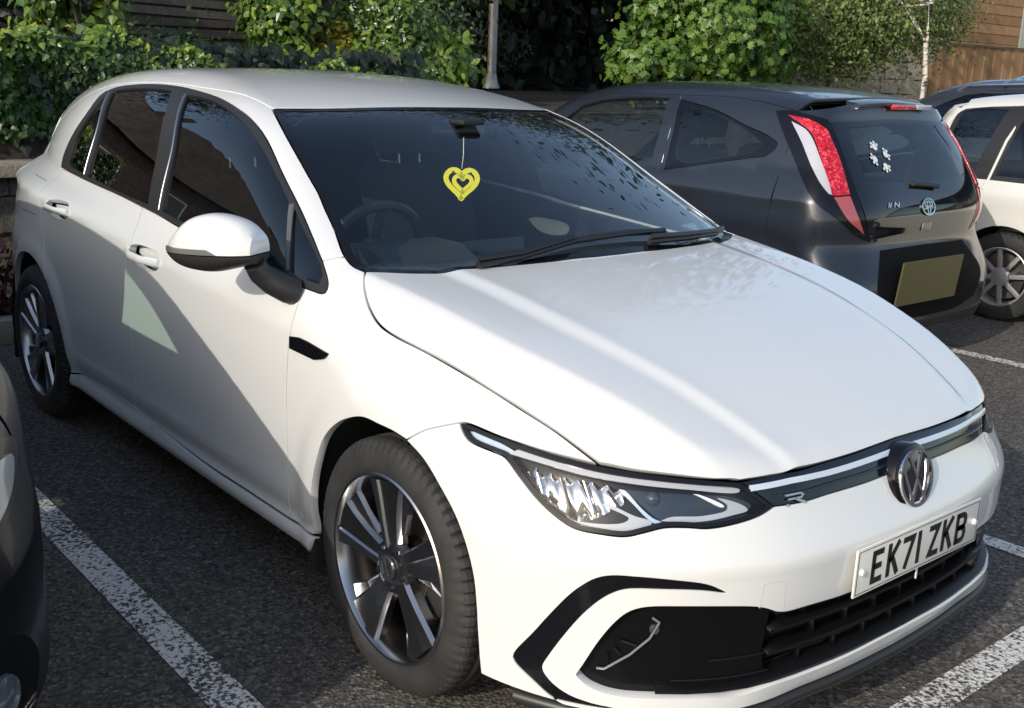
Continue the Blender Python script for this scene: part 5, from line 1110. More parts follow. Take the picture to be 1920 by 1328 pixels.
# far estate: only its roof and rails rise above the white car
class Estate(Small):
    def __init__(s):
        super().__init__()
        s.W = Sp([(-3.7,.70),(-3.4,.80),(-3.0,.87),(-2.4,.89),(0,.885),(.3,.85),(.6,.72)])
        s.SC = Sp([(.3,.80),(.0,.98),(-.4,1.22),(-.85,1.47),(-1.05,1.53),(-1.4,1.565),(-2.0,1.58),(-2.6,1.565),(-3.1,1.53),(-3.4,1.48),(-3.7,1.42)])
        s.P = Sp([(.8,.55),(.7,.70),(.5,.84),(.2,.92),(-.1,.99),(-.5,1.05)]); s.N = Sp([(0,.82),(.4,.78),(.6,.70),(.75,.55),(.85,.35)])
        s.Xr = Sp([(.15,-3.5),(.4,-3.58),(.8,-3.56),(1.0,-3.50),(1.3,-3.38),(1.5,-3.30),(1.6,-3.25)]); s.arcs = ((0,.33),(-2.7,.33))
        s.ye = Sp([(-.5,.70),(.5,.6)])
EB = Estate()
est = thing('estate_car', 'dark grey estate car with silver roof rails behind the white hatchback', 'car', (-4.30, 8.05, 0), math.pi)
NAVY = mat('slate_paint', (.045,.052,.068), .3, metal=.4, coat=1)
def P4(name, ch, loops, m, **k):
    a = dict(step=.05, gap=.001, depth=.02, mirror=True); a.update(k); return panel(EB, name, ch, loops, m, est, ds=.03, **a)
wsn = EB.top([(.08,-.72),(-.25,-.69),(-.6,-.64),(-.95,-.575)]); hd_ = np.vstack([wsn[-1:], EB.top([(-.90,-.3),(-.89,0)])]); di_ = np.vstack([wsn[-1:], EB.top([(x,-.60) for x in np.linspace(-1.3,-3.2,6)])])
ct_ = np.vstack([di_[-1:], EB.side([(-3.22,1.3),(-3.22,1.0),(-3.22,.6),(-3.22,.24)])]); hn_ = EB.top([(.40,-.66),(.2,-.71),(.08,-.72)])
sl_ = np.vstack([ct_[-1:], EB.side([(-2,.24),(-1,.24),(.38,.24)])]); cf_ = np.vstack([sl_[-1:], EB.side([(.39,.5),(.39,.7)]), hn_[:1]])
wd_ = [EB.side([(-.55,1.02),(-1.5,1.05),(-2.4,1.08),(-3.0,1.10)]), EB.side([(-3.0,1.10),(-3.08,1.25),(-3.0,1.40)]), EB.side([(-3.0,1.40),(-2.2,1.46),(-1.5,1.45),(-1.15,1.41)]), EB.side([(-1.15,1.41),(-.85,1.24),(-.55,1.02)])]
P4('body_side', 'S', [[hn_, wsn, di_, ct_, sl_, cf_], wd_], NAVY, lining=(DARKIN,.03)); P4('side_window', 'S', [wd_], PRIVGLASS, off=-.004, depth=0)
P4('roof', 'T', [half_to_full([hd_[::-1], di_, np.vstack([di_[-1:], EB.top([(-3.26,0)])])])], NAVY, mirror=False); P4('windscreen', 'T', [half_to_full([np.vstack([EB.top([(.15,0),(.13,-.4)]), wsn[:1]]), wsn, hd_])], WSGLASS, mirror=False, depth=0, off=-.003)
P4('hood', 'T', [half_to_full([np.vstack([EB.top([(.15,0),(.13,-.4)]), wsn[:1]]), hn_[::-1], np.vstack([hn_[:1], EB.top([(.62,-.3),(.66,0)])])])], NAVY, mirror=False)
fb_ = EB.pt('F', [(-a*EB.Fr, .24) for a in (0,.5,1.0,1.3)]); P4('front_bumper', 'F', [half_to_full([np.vstack([fb_, cf_[:1]]), cf_, np.vstack([hn_[:1], EB.top([(.62,-.3),(.66,0)])])])], NAVY, mirror=False, step=.08)
P4('rear_body', 'B', [half_to_full([np.vstack([EB.pt('B', [(0,.24),(-.5,.24)]), ct_[-1:]]), ct_[::-1], np.vstack([di_[-1:], EB.pt('B', [(0,1.50)])])])], NAVY, mirror=False, step=.08)
for sg in (1, -1):
    rp = EB.top([(x,-.565) for x in (-1.05,-1.15,-1.5,-2.0,-2.6,-3.0,-3.1)]); rp[1:-1,2] += .045; tube('roof_rail', rp*np.array([1,sg,1]), .016, SATIN, est, 8)
for x in (-1.45, -2.5): 
    rp = EB.top([(x,-.56),(x,0),(x,.56)]); rp[:,2] += .05; tube('roof_bar', rp, .014, SATIN, est, 8)
wE = hub_wheel(est, MR(0,-.79), style=1, nb=24); 
for M in (MR(-2.7,-.79), MLft(0,.79), MLft(-2.7,.79)): c = copy_tree(wE, est); c.matrix_local = M

# ------------------------------------------------------------------ black car on the near left, nose out
class Dark(Hatch):
    def __init__(s):
        super().__init__()
        sh = .50
        s.SC = Sp([(a+sh if a > -2 else a, b) for a, b in zip([.2,-.17,-.45,-.7,-.97,-1.1,-1.3,-1.6,-1.9,-2.2,-2.6,-3.0,-3.2,-3.5],[.80,.978,1.113,1.232,1.347,1.378,1.410,1.439,1.452,1.450,1.428,1.388,1.355,1.29])])
        s.scc = Sp([(.7,.18),(.18,.168),(-.2,.155),(-.56,.12),(-1.0,.08),(-2.5,.075),(-3.2,.085)])
        s.P = Sp([(.9,.59),(.85,.66),(.80,.72),(.7,.80),(.6,.855),(.5,.895),(.4,.925),(.3,.950),(.1,.99),(-.3,1.05)])
        s.ye = Sp([(-.5,.745),(.1,.72),(.4,.67),(.8,.55)])
DB = Dark(); DK_AT = (-.63, -2.455)
dk = thing('parked_car', 'glossy black car nose at the left edge beside the white parking line', 'car', (DK_AT[0], DK_AT[1], 0))
BLK = mat('black_paint', (.006,.007,.011), .28, coat=.22, coat_rough=.03, spec=.15)
def P5(name, ch, loops, m, par=None, **k):
    a = dict(step=.035, gap=.0015, depth=.02, mirror=True); a.update(k); return panel(DB, name, ch, loops, m, par or dk, ds=.014, **a)
wsn = DB.top([(.19,-.72),(.05,-.715),(-.15,-.675),(-.35,-.64),(-.65,-.565)]); hd_ = np.vstack([wsn[-1:], DB.top([(-.61,-.3),(-.59,0)])]); di_ = np.vstack([wsn[-1:], DB.top([(x,-.575) for x in np.linspace(-.92,-3.13,9)])])
ct_ = np.vstack([di_[-1:], DB.side([(-3.13,1.12),(-3.12,.9),(-3.12,.6),(-3.10,.24)])]); hn_ = DB.top([(.45,-.735),(.35,-.75),(.19,-.72)])
af = DB.side([(.03+.365*math.cos(R(a)), .33+.365*math.sin(R(a))) for a in np.linspace(198,-14,15)]); ar = DB.side([(-2.6+.365*math.cos(R(a)), .33+.365*math.sin(R(a))) for a in np.linspace(198,-17,15)])
cf_ = np.vstack([af[-1:], DB.side([(.405,.40),(.41,.55),(.42,.68)]), hn_[:1]])
wf = [DB.side([(-.30,.962),(-.8,.97),(-1.28,1.0)]), DB.side([(-1.28,1.0),(-1.30,1.2),(-1.36,1.355)]), DB.side([(-1.36,1.355),(-1.15,1.35),(-.95,1.325),(-.74,1.26)]), DB.side([(-.74,1.26),(-.50,1.125),(-.30,.962)])]
wr = [DB.side([(-1.40,1.01),(-2.0,1.03),(-2.42,1.045)]), DB.side([(-2.42,1.045),(-2.40,1.2),(-2.28,1.32)]), DB.side([(-2.28,1.32),(-1.9,1.36),(-1.46,1.36)]), DB.side([(-1.46,1.36),(-1.42,1.2),(-1.40,1.01)])]
P5('body_side', 'S', [[hn_, wsn, di_, ct_, np.vstack([ct_[-1:], ar[:1]]), ar, np.vstack([ar[-1:], DB.side([(-1.2,.235)]), af[:1]]), af, cf_], wf, wr], BLK)
GREEN = glass('green_side_glass', (.80,.92,.84), 1.5)
P5('side_window', 'S', [wf], GREEN, off=-.004, depth=0); P5('rear_side_window', 'S', [wr], PRIVGLASS, off=-.004, depth=0)
P5('roof', 'T', [half_to_full([hd_[::-1], di_, np.vstack([di_[-1:], DB.top([(-3.16,0)])])])], BLK, mirror=False, lining=(DARKIN,.03))
cw = DB.top([(.34,0),(.31,-.3),(.26,-.55)]); P5('windscreen', 'T', [half_to_full([np.vstack([cw, wsn[:1]]), wsn, hd_])], GREEN, mirror=False, depth=0, off=-.003)
hf_ = DB.top([(.74,-.52),(.79,-.25),(.80,0)])
P5('hood', 'T', [half_to_full([np.vstack([cw, wsn[:1]]), hn_[::-1], np.vstack([hn_[:1], DB.top([(.60,-.66)]), hf_])])], BLK, mirror=False)
fb_ = DB.pt('F', [(-a*DB.Fr, .21) for a in (0,.3,.6,.9,1.13,1.2)])
P5('front_bumper', 'F', [half_to_full([np.vstack([fb_, cf_[:1]]), cf_, np.vstack([hn_[:1], DB.top([(.60,-.66)]), hf_])])], BLK, mirror=False)
P5('rear_body', 'B', [half_to_full([np.vstack([DB.pt('B', [(0,.24),(-.5,.24)]), ct_[-1:]]), ct_[::-1], np.vstack([di_[-1:], DB.pt('B', [(0,1.34)])])])], BLK, mirror=False, step=.08)
# lamp and fog-lamp corner (both sides)
def fz(l): return [DB.pt('F', [(-R(a)*DB.Fr, z)])[0] for a, z in l]
hl_ = fz([(38,.60),(48,.585),(60,.61),(68,.655),(72,.72),(66,.755),(54,.745),(42,.715),(36,.67),(38,.60)])
hb_ = P5('headlight', 'F', [[np.array(hl_)]], mat('lamp_black'), off=.004, depth=.01)
hi_ = fz([(42,.615),(50,.605),(60,.63),(66,.67),(68,.71),(60,.725),(48,.70),(41,.665),(42,.615)])
for pp, sg in zip(hb_, (1, -1)):
    o = P5('lens', 'F', [[np.array(hi_)]], mat('pale_lens', (.30,.32,.31), .10, coat=1), pp, mirror=False, off=.009, depth=.008)
    if sg < 0:
        for v_ in o.data.vertices: v_.co.y *= -1
        o.data.flip_normals()
fg_ = fz([(34,.235),(50,.235),(62,.25),(64,.30),(58,.40),(48,.44),(36,.40),(32,.31),(34,.235)])
P5('fog_recess', 'F', [[np.array(fg_)]], mat('recess_black'), off=.003, depth=.006)
for sg in (1, -1):
    p = np.array(fz([(52,.315)])[0]); n_ = DB.grad(p[None])[0]
    o = lathe('fog_lamp', [(0,.006),(.025,.005),(.038,.002),(.042,.008),(.047,.006),(.05,-.01)], mat('fog_lens', (.10,.11,.13), .08, coat=1), dk, 28, 'z'); o.matrix_local = Matrix.Translation((p+n_*.006)*np.array([1,sg,1])) @ Vector(n_*np.array([1,sg,1])).to_track_quat('Z','Y').to_matrix().to_4x4()
    for zz in (.238, .252):
        pts = np.array(fz([(34,zz),(44,zz),(54,zz),(60,zz)])); nn = DB.grad(pts); tube('chrome_strip', (pts+nn*.006)*np.array([1,sg,1]), .004, CHROME, dk, 6)
wD = hub_wheel(dk, MR(.03,-.785), style=1, nb=36, face=mat('wheel_grey', (.25,.25,.26), .4, metal=.8))
for M in (MR(-2.6,-.785), MLft(.03,.785), MLft(-2.6,.785)): c = copy_tree(wD, dk); c.matrix_local = M
for x in (.03, -2.6):
    for sg in (1, -1):
        bm = bmesh.new(); rows = []
        for i in range(17):
            a = R(-10+200*i/16); rows.append([bm.verts.new((x+.385*math.cos(a), y*sg, .32+.385*math.sin(a))) for y in (-.86,-.5)])
        for r0, r1 in zip(rows[:-1], rows[1:]): bm.faces.new((r0[0], r0[1], r1[1], r1[0]))
        bm_obj('arch_liner', bm, mat('liner_black'), dk, smooth=True)
box('underbody', (-1.3, 0, .24), (3.6, 1.4, .08), mat('liner_black'), dk); seat(dk, -1.1, -.36); seat(dk, -1.1, .36)
yprism('dashboard', [(.22,.90),(.0,.955),(-.2,.95),(-.3,.85),(-.2,.6),(.2,.6)], -.68, .68, DASH, dk)

# ------------------------------------------------------------------ walls and bank
def stone_mat(name, c0, c1, bump=.6):
    m = mat(name, c0, .9); vary(m, 5, c0, c1, detail=8, rough=.65, bump=bump, bscale=26, dist=.03); return m
BROWN = stone_mat('brown_sandstone', (.085,.072,.058), (.21,.18,.145)); BEIGE = stone_mat('beige_sandstone', (.34,.27,.19), (.50,.41,.30)); MORTAR = stone_mat('mortar', (.10,.09,.078), (.16,.145,.125))
COPE = stone_mat('coping_stone', (.24,.205,.155), (.38,.33,.26)); SOIL = stone_mat('soil', (.035,.026,.02), (.075,.058,.042))
STONES = []
for k in range(10):
    bm = bmesh.new(); bmesh.ops.create_cube(bm, size=1); bmesh.ops.subdivide_edges(bm, edges=bm.edges[:], cuts=1, use_grid_fill=True)
    for v in bm.verts:
        v.co += Vector(RNG.uniform(-.075, .075, 3)); 
        if v.co.length > .75: v.co *= .93
    me = bpy.data.meshes.new('stone'); bm.to_mesh(me); bm.free(); STONES.append(me)
def stone(parent, c, s, m, rz=0):
    o = bpy.data.objects.new('stone', random.choice(STONES)); link(o, parent); o.location = c; o.scale = s; o.rotation_euler = (RNG.uniform(-.03,.03), RNG.uniform(-.04,.04), rz+RNG.uniform(-.03,.03))
    if not o.data.materials: o.data.materials.append(m)
    o.material_slots[0].link = 'OBJECT'; o.material_slots[0].material = m
    return o
def rubble(parent, x, y0, y1, z0, z1, m, h=.13, wd=.28, d=.12):
    """random courses of stones proud of a wall whose face is at x, looking to +x"""
    z = z0; row = 0
    while z < z1-.04:
        hh = min(h*RNG.uniform(.7,1.35), z1-z); y = y0-RNG.uniform(0,.1)
        while y < y1:
            ww = wd*RNG.uniform(.55,1.5); stone(parent, (x-d*.5+RNG.uniform(-.012,.014)+.02, y+ww/2, z+hh/2), (d, ww*.97, hh*.95), m); y += ww
        z += hh; row += 1
bank = box('bank', (-33, 6, .52), (56.4, 60, 1.26), SOIL); struct(bank)
low = thing('stone_wall', 'low brown stone wall with a pale coping behind the plant bed at left', 'wall', (-4.62, -2.0, 0))
def in_parent(par, fn):
    fn(); 
box('wall_core', (-.08, 0, .40), (.30, 8.0, .80), MORTAR, low)
rubble(low, .085, 1.0, 3.25, .02, .80, BROWN, .20, .26)
for k in range(9):
    y = -3.6+k*.83; o = box('coping', (0, y+.4, .835), (.40,.80,.07), COPE, low, bevel=.012); o.rotation_euler = (0, RNG.uniform(-.01,.01), RNG.uniform(-.01,.01))
up = thing('stone_wall', 'rough dark stone retaining wall under the ivy at left', 'wall', (-5.0, -1.5, 0))
box('wall_core', (-.12, 2.2, .57), (.25, 13.0, 1.14), MORTAR, up)
rubble(up, .05, .4, 3.3, .86, 1.20, BROWN, .11, .24)
bed = box('plant_bed', (-4.12, -2.2, .05), (.44, 7.2, .10), SOIL); struct(bed)
kerb = thing('kerb', 'pale stone kerb along the plant bed behind the white hatchback', 'kerb', (-3.87, 0, 0)); 
for k in range(8): box('kerb_stone', (-.06, -5.4+k*.90, .065), (.13, .885, .13), COPE, kerb, bevel=.012)
rw = thing('stone_wall', 'sunlit beige block wall behind the shrubs at right', 'wall', (-7.0, 10.5, 1.1))
box('wall_core', (-.15, 0, .55), (.25, 5.4, 1.12), MORTAR, rw); z = 0
for r in range(5):
    y = -2.7+(.25 if r % 2 else 0); hh = (.24,.20,.26,.22,.20)[r]
    while y < 2.4:
        ww = RNG.uniform(.38,.68); stone(rw, (0, y+ww/2, z+hh/2), (.16, ww*.98, hh*.96), BEIGE); y += ww
    z += hh
for k in range(6): box('coping', (-.08, -2.6+k*.86+.43, z+.03), (.42,.85,.07), BEIGE, rw, bevel=.015)
DSTONE = stone_mat('shade_dark_stone', (.016,.017,.014), (.038,.036,.030))  # deep shade put into the stone's near-black colour
# wall deep in the shade under the trees
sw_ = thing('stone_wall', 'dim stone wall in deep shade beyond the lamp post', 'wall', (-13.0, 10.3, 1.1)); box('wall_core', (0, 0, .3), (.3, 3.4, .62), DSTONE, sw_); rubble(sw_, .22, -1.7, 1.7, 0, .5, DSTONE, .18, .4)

# ------------------------------------------------------------------ timber: slatted screen, board fence, shed
def wood(name, c0, c1):
    m = mat(name, c0, .8); b = m.node_tree.nodes["Principled BSDF"]; tc = N(m, "ShaderNodeTexCoord"); mp = N(m, "ShaderNodeMapping"); mp.inputs['Scale'].default_value = (14,14,1.2); L(m, tc.outputs['Object'], mp.inputs[0])
    n = N(m, "ShaderNodeTexNoise", i_Scale=1.6, i_Detail=7.0, i_Roughness=.6); L(m, mp.outputs[0], n.inputs['Vector']); oi = N(m, "ShaderNodeObjectInfo"); mu = N(m, "ShaderNodeMath", operation='MULTIPLY_ADD'); mu.inputs[1].default_value = .45; L(m, oi.outputs['Random'], mu.inputs[0]); L(m, n.outputs[0], mu.inputs[2])
    r = ramp(m, mu.outputs[0], [(.35,c0),(.95,c1)]); L(m, r.outputs[0], b.inputs['Base Color']); bp = N(m, "ShaderNodeBump", i_Strength=.3, i_Distance=.01); L(m, n.outputs[0], bp.inputs['Height']); L(m, bp.outputs[0], b.inputs['Normal']); return m
GREYW = wood('weathered_wood', (.060,.052,.045), (.15,.132,.115)); FENW = wood('fence_wood', (.20,.105,.045), (.40,.23,.11)); ORAW = wood('shed_wood', (.26,.125,.048), (.44,.25,.12))
slf = thing('slatted_fence', 'weathered grey slatted fence with wonky boards above the ivy', 'fence', (-7.2, 1.7, 1.1), R(4))
bmS_ = bmesh.new(); bm_box(bmS_, (0,0,0), (.022, 2.9, .062)); SLAT = bpy.data.meshes.new('slat'); bmS_.to_mesh(SLAT); bmS_.free(); SLAT.materials.append(GREYW)
for k in range(19):
    for x_, ph in ((.02, 0), (-.03, .042)):
        o = bpy.data.objects.new('slat', SLAT); link(o, slf); o.location = (x_, RNG.uniform(-.05,.05), .08+k*.084+ph*1.0); o.rotation_euler = (R(RNG.uniform(-1.3,1.0)), RNG.uniform(-.08,.08), 0)
for y in (-1.3, 0, 1.35): box('post', (-.05, y, .85), (.07,.07,1.75), GREYW, slf)
pf = thing('board_fence', 'orange-brown vertical board fence with a dark cap rail at the right edge', 'fence', (-7.4, 17.2, 1.05), R(-4))
bmS_ = bmesh.new(); bm_box(bmS_, (0,0,.5), (.02, .142, 1.0)); BOARD = bpy.data.meshes.new('board'); bmS_.to_mesh(BOARD); bmS_.free(); BOARD.materials.append(FENW)
for k in range(46):
    o = bpy.data.objects.new('board', BOARD); link(o, pf); o.location = (RNG.uniform(-.004,.006)+(.012 if k % 2 else 0), -3.4+k*.146, 0); o.scale = (1, 1, 1.06+RNG.uniform(-.003,.003))
box('cap_rail', (0, 0, 1.085), (.09, 6.9, .035), wood('rail_wood', (.09,.05,.028),(.17,.10,.055)), pf)
for k in range(4): box('post', (-.06, -3.3+k*2.2, .55), (.08,.08,1.12), FENW, pf)
shed = thing('timber_shed', 'orange timber shed with a grey window above the board fence', 'shed', (-9.4, 21.5, 1.0))
bmS_ = bmesh.new(); bm_box(bmS_, (0,0,.09), (.03, 1.0, .185)); SB_ = bpy.data.meshes.new('cladding_board'); bmS_.to_mesh(SB_); bmS_.free(); SB_.materials.append(ORAW)
for k in range(15):
    for y0, y1 in (((-4.5, 5.0),) if k < 5 or k > 12 else ((-4.5, -.62), (.72, 5.0))):
        o = bpy.data.objects.new('cladding_board', SB_); link(o, shed); o.location = (.01, (y0+y1)/2, k*.19); o.scale = (1, y1-y0, 1); o.rotation_euler = (0, -.05, 0)
box('shed_body', (-1.6, .25, 1.42), (3.1, 9.4, 2.84), ORAW, shed)
wnd = box('window', (.03, .05, 1.72), (.05, 1.30, 1.50), mat('frame_grey', (.32,.34,.33), .5), shed, bevel=.01)
for y in (-.29, .39): box('pane', (.058, y, 1.72), (.008, .58, 1.36), mat('pane_grey', (.20,.24,.24), .08, coat=1), wnd)
rf = box('roof', (-1.4, .25, 3.02), (4.2, 10.2, .14), mat('felt_roof', (.06,.06,.065), .9), shed); rf.rotation_euler = (0, R(-8), 0)
hs = thing('house', 'beige rendered house glimpsed above the shrubs at right', 'house', (-15.5, 22.0, 1.0)); RENDER_ = stone_mat('beige_render', (.46,.34,.23), (.56,.43,.31), .15)
box('wall', (-3, 0, 2.4), (6, 11, 4.8), RENDER_, hs)
for y in (-3.2, 0, 3.2):
    w_ = box('window', (.01, y, 2.9), (.10, 1.1, 1.3), mat('frame_white', (.7,.7,.68), .5), hs); box('pane', (.05, y, 2.9), (.06, .96, 1.16), mat('pane_dark', (.02,.025,.03), .05, coat=1), w_)
bm = bmesh.new(); V_ = [bm.verts.new(p) for p in ((.5,-5.9,4.75),(.5,5.9,4.75),(-6.5,5.9,4.75),(-6.5,-5.9,4.75),(-3,-5.9,7.6),(-3,5.9,7.6))]
for q in ((0,1,5,4),(1,2,5),(2,3,4,5),(3,0,4),(3,2,1,0)): bm.faces.new([V_[i] for i in q])
TILE = mat('roof_tiles', (.10,.075,.06), .85); vary(TILE, 2, (.07,.055,.045), (.14,.105,.085), bump=.5, bscale=30); bm_obj('roof', bm, TILE, hs)
# row of houses across the car park: seen only mirrored in the side windows
th = thing('terraced_house', 'dark brick terrace with a tiled roof reflected in the white hatchback side windows', 'house', (-23, -10, 0), R(-90)); BRICK = mat('house_brick', (.11,.085,.07), .9); vary(BRICK, 6, (.08,.062,.05), (.15,.115,.095), bump=.3, bscale=40)
box('wall', (0, 0, 2.6), (22, 7, 5.2), BRICK, th)
bm = bmesh.new(); V_ = [bm.verts.new(p) for p in ((-11.4,3.9,5.1),(11.4,3.9,5.1),(11.4,-3.9,5.1),(-11.4,-3.9,5.1),(-11.4,0,9.3),(11.4,0,9.3))]
for q in ((0,1,5,4),(1,2,5),(2,3,4,5),(3,0,4),(3,2,1,0)): bm.faces.new([V_[i] for i in q])
rf = bm_obj('roof', bm, TILE, th)
for k in range(6): 
    w_ = box('window', (-9+k*3.6, 3.52, 3.4), (1.0,.10,1.3), mat('frame_white'), th); box('pane', (-9+k*3.6, 3.56, 3.4), (.86,.06,1.16), mat('pane_dark'), w_)
for x in (-6, 5): box('chimney', (x, 0, 9.5), (.9,.6,1.6), BRICK, th)

# ------------------------------------------------------------------ lamp post
LZ = 1.19; lp_ = thing('lamp_post', 'tall pale grey metal lamp post with a flared base behind the white roof', 'lamp post', (-11.7, 8.79, LZ)); lp_.rotation_euler = (R(1.2), R(1.5), 0)
GALV = mat('galvanised_steel', (.50,.51,.53), .45, metal=.35); vary(GALV, 3, (.44,.45,.47), (.56,.57,.59), bump=.05)
lathe('pole', [(.072,.20),(.072,1.9),(.067,1.92),(.062,3.0),(.055,6.5),(.05,6.5)], GALV, lp_, 24, 'z'); lathe('flared_base', [(.135,0),(.135,.02),(.112,.06),(.076,.215),(.070,.225)], GALV, lp_, 24, 'z')
tube('arm', [(0,0,6.4),(.1,0,6.7),(.5,0,6.85),(1.0,0,6.85)], .03, GALV, lp_); box('lantern', (1.2,0,6.85), (.6,.22,.10), GALV, lp_, bevel=.03)

# ------------------------------------------------------------------ foliage
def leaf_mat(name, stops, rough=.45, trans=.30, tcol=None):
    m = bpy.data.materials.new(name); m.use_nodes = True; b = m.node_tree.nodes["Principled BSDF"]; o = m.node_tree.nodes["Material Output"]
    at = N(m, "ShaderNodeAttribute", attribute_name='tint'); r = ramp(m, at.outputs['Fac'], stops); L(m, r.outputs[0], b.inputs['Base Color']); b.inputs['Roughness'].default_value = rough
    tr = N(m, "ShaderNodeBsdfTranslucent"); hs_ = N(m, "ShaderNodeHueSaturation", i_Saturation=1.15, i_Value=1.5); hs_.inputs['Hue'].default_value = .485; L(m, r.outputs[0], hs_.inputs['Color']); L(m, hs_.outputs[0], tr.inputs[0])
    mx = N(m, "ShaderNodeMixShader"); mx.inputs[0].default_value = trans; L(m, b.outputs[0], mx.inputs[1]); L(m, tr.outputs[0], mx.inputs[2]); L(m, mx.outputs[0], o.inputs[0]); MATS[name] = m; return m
LOBED = [(0,0),(.20,.14),(.42,.13),(.30,.38),(.52,.50),(.26,.62),(.24,.82),(0,1)]     # half outline (x, y) of a lobed leaf
OVAL = [(0,0),(.20,.25),(.26,.5),(.17,.78),(0,1)]
IVY = [(0,0),(.34,.02),(.50,.26),(.30,.46),(.26,.62),(0,1)]
def leaves(name, P, D, size, m, parent, shape=OVAL, tint=None, fold=.22, droop=.25, sdev=.16):
    """one mesh of folded leaves: P points, D the way each leaf's face looks"""
    n = len(P); half = np.array(shape); k = len(half)
    D = D/np.maximum(np.linalg.norm(D, axis=1)[:,None], 1e-6); ref = RNG.normal(size=(n,3)); ref[:,2] -= droop*3
    T = ref-(ref*D).sum(1)[:,None]*D; T /= np.linalg.norm(T, axis=1)[:,None]+1e-9; S = np.cross(D, T)
    sz = size*np.exp(RNG.normal(0, sdev, n))
    mid = half*np.array([0,1]); out = []
    for side in (1, -1):
        for (x, y) in half: out.append(P+(S*(x*side)+T*y-D*(abs(x)*fold+y*y*droop*.4))*sz[:,None])
    V = np.stack(out, 1).reshape(-1, 3); base = np.arange(n)*(2*k); F = []
    # fan triangles each side from the midrib base
    tr = []
    for s in range(2):
        o = s*k
        for j in range(1, k-1): tr.append((o, o+j, o+j+1) if s == 0 else (o, o+j+1, o+j))
    tr = np.array(tr); F = (base[:,None,None]+tr[None]).reshape(-1, 3)
    me = bpy.data.meshes.new(name); me.vertices.add(len(V)); me.vertices.foreach_set('co', V.ravel()); me.loops.add(F.size); me.loops.foreach_set('vertex_index', F.ravel().astype(np.int32))
    me.polygons.add(len(F)); me.polygons.foreach_set('loop_start', np.arange(0, F.size, 3, dtype=np.int32)); me.polygons.foreach_set('loop_total', np.full(len(F), 3, np.int32)); me.update(calc_edges=True)
    a = me.attributes.new('tint', 'FLOAT', 'POINT'); t = RNG.random(n) if tint is None else tint; a.data.foreach_set('value', np.repeat(t, 2*k).astype(np.float32))
    me.materials.append(m); return link(bpy.data.objects.new(name, me), parent)
def clumps(n, cen, rad, nc, spread, shell=.55):
    """leaf positions in clumps filling an ellipsoid, thickest near its skin"""
    c = RNG.normal(size=(nc,3)); c /= np.linalg.norm(c, axis=1)[:,None]; rr = shell+(1-shell)*RNG.random(nc)**.6; cc = np.array(cen)+c*np.array(rad)*rr[:,None]
    w_ = RNG.random(nc)+.35; i = RNG.choice(nc, n, p=w_/w_.sum()); off = RNG.normal(size=(n,3))*spread*(.6+.8*RNG.random(nc)[i])[:,None]
    P = cc[i]+off; D = off/np.maximum(np.linalg.norm(off, axis=1)[:,None],1e-6)*.7+c[i]*.6+RNG.normal(size=(n,3))*.45+np.array([.15,-.5,.45]); ct = RNG.random(nc)[i]
    return P, D, np.clip(.55*ct+.45*RNG.random(n), 0, 1), cc
def limbs(name, root, tips, r0, m, parent):
    bm = bmesh.new()
    for t in tips:
        a, b = Vector(root), Vector(t); mid = a.lerp(b, .5)+Vector(RNG.normal(0,.06,3))*(b-a).length; sweep(bm, [a, a.lerp(mid,.5), mid, mid.lerp(b,.6), b], circ(r0,5), [1,.8,.6,.4,.2])
    return bm_obj(name, bm, m, parent, smooth=True)
BARK = mat('bark', (.07,.055,.042), .9); vary(BARK, 12, (.045,.035,.028), (.11,.088,.068), bump=.6, bscale=40)
def shrub(name, label, cat, cen, rad, n, size, m, shape=OVAL, nc=60, spread=.12, shell=.55, base=1.12, **kw):
    t = thing(name, label, cat, (cen[0], cen[1], base)); c = (0, 0, cen[2]-base)
    P, D, tint, cc = clumps(n, c, rad, nc, spread, shell); leaves('foliage', P, D, size, m, t, shape, tint, **kw)
    limbs('stem', (0,0,-.02), cc[RNG.choice(len(cc), min(10, len(cc)), replace=False)].tolist(), .022, BARK, t); return t
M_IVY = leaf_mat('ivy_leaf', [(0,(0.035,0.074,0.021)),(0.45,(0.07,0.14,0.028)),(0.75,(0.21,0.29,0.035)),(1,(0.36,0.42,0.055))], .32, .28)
M_LAUR = leaf_mat('laurel_leaf', [(0,(0.056,0.104,0.026)),(0.5,(0.12,0.2,0.035)),(1,(0.224,0.32,0.056))], .28, .25)
M_GREY = leaf_mat('grey_leaf', [(0,(0.037,0.058,0.031)),(0.6,(0.085,0.116,0.058)),(1,(0.162,0.196,0.102))], .5, .2)
M_YEL = leaf_mat('golden_leaf', [(0,(.14,.14,.015)),(.6,(.30,.27,.02)),(1,(.42,.36,.03))], .45, .3)
M_OAK = leaf_mat('bright_leaf', [(0,(0.046,0.101,0.022)),(0.5,(0.109,0.209,0.034)),(1,(0.209,0.333,0.07))], .42, .34)
M_BIR = leaf_mat('birch_leaf', [(0,(0.06,0.093,0.027)),(0.5,(0.128,0.18,0.048)),(1,(0.255,0.3,0.09))], .42, .34)
M_DARK = leaf_mat('shade_leaf', [(0,(.006,.012,.006)),(1,(.020,.034,.016))], .6, .1)  # near-black leaf colour stands in for deep shade
M_RED = leaf_mat('red_leaf', [(0,(.06,.012,.012)),(.6,(.15,.030,.025)),(1,(.22,.09,.06))], .5, .2)
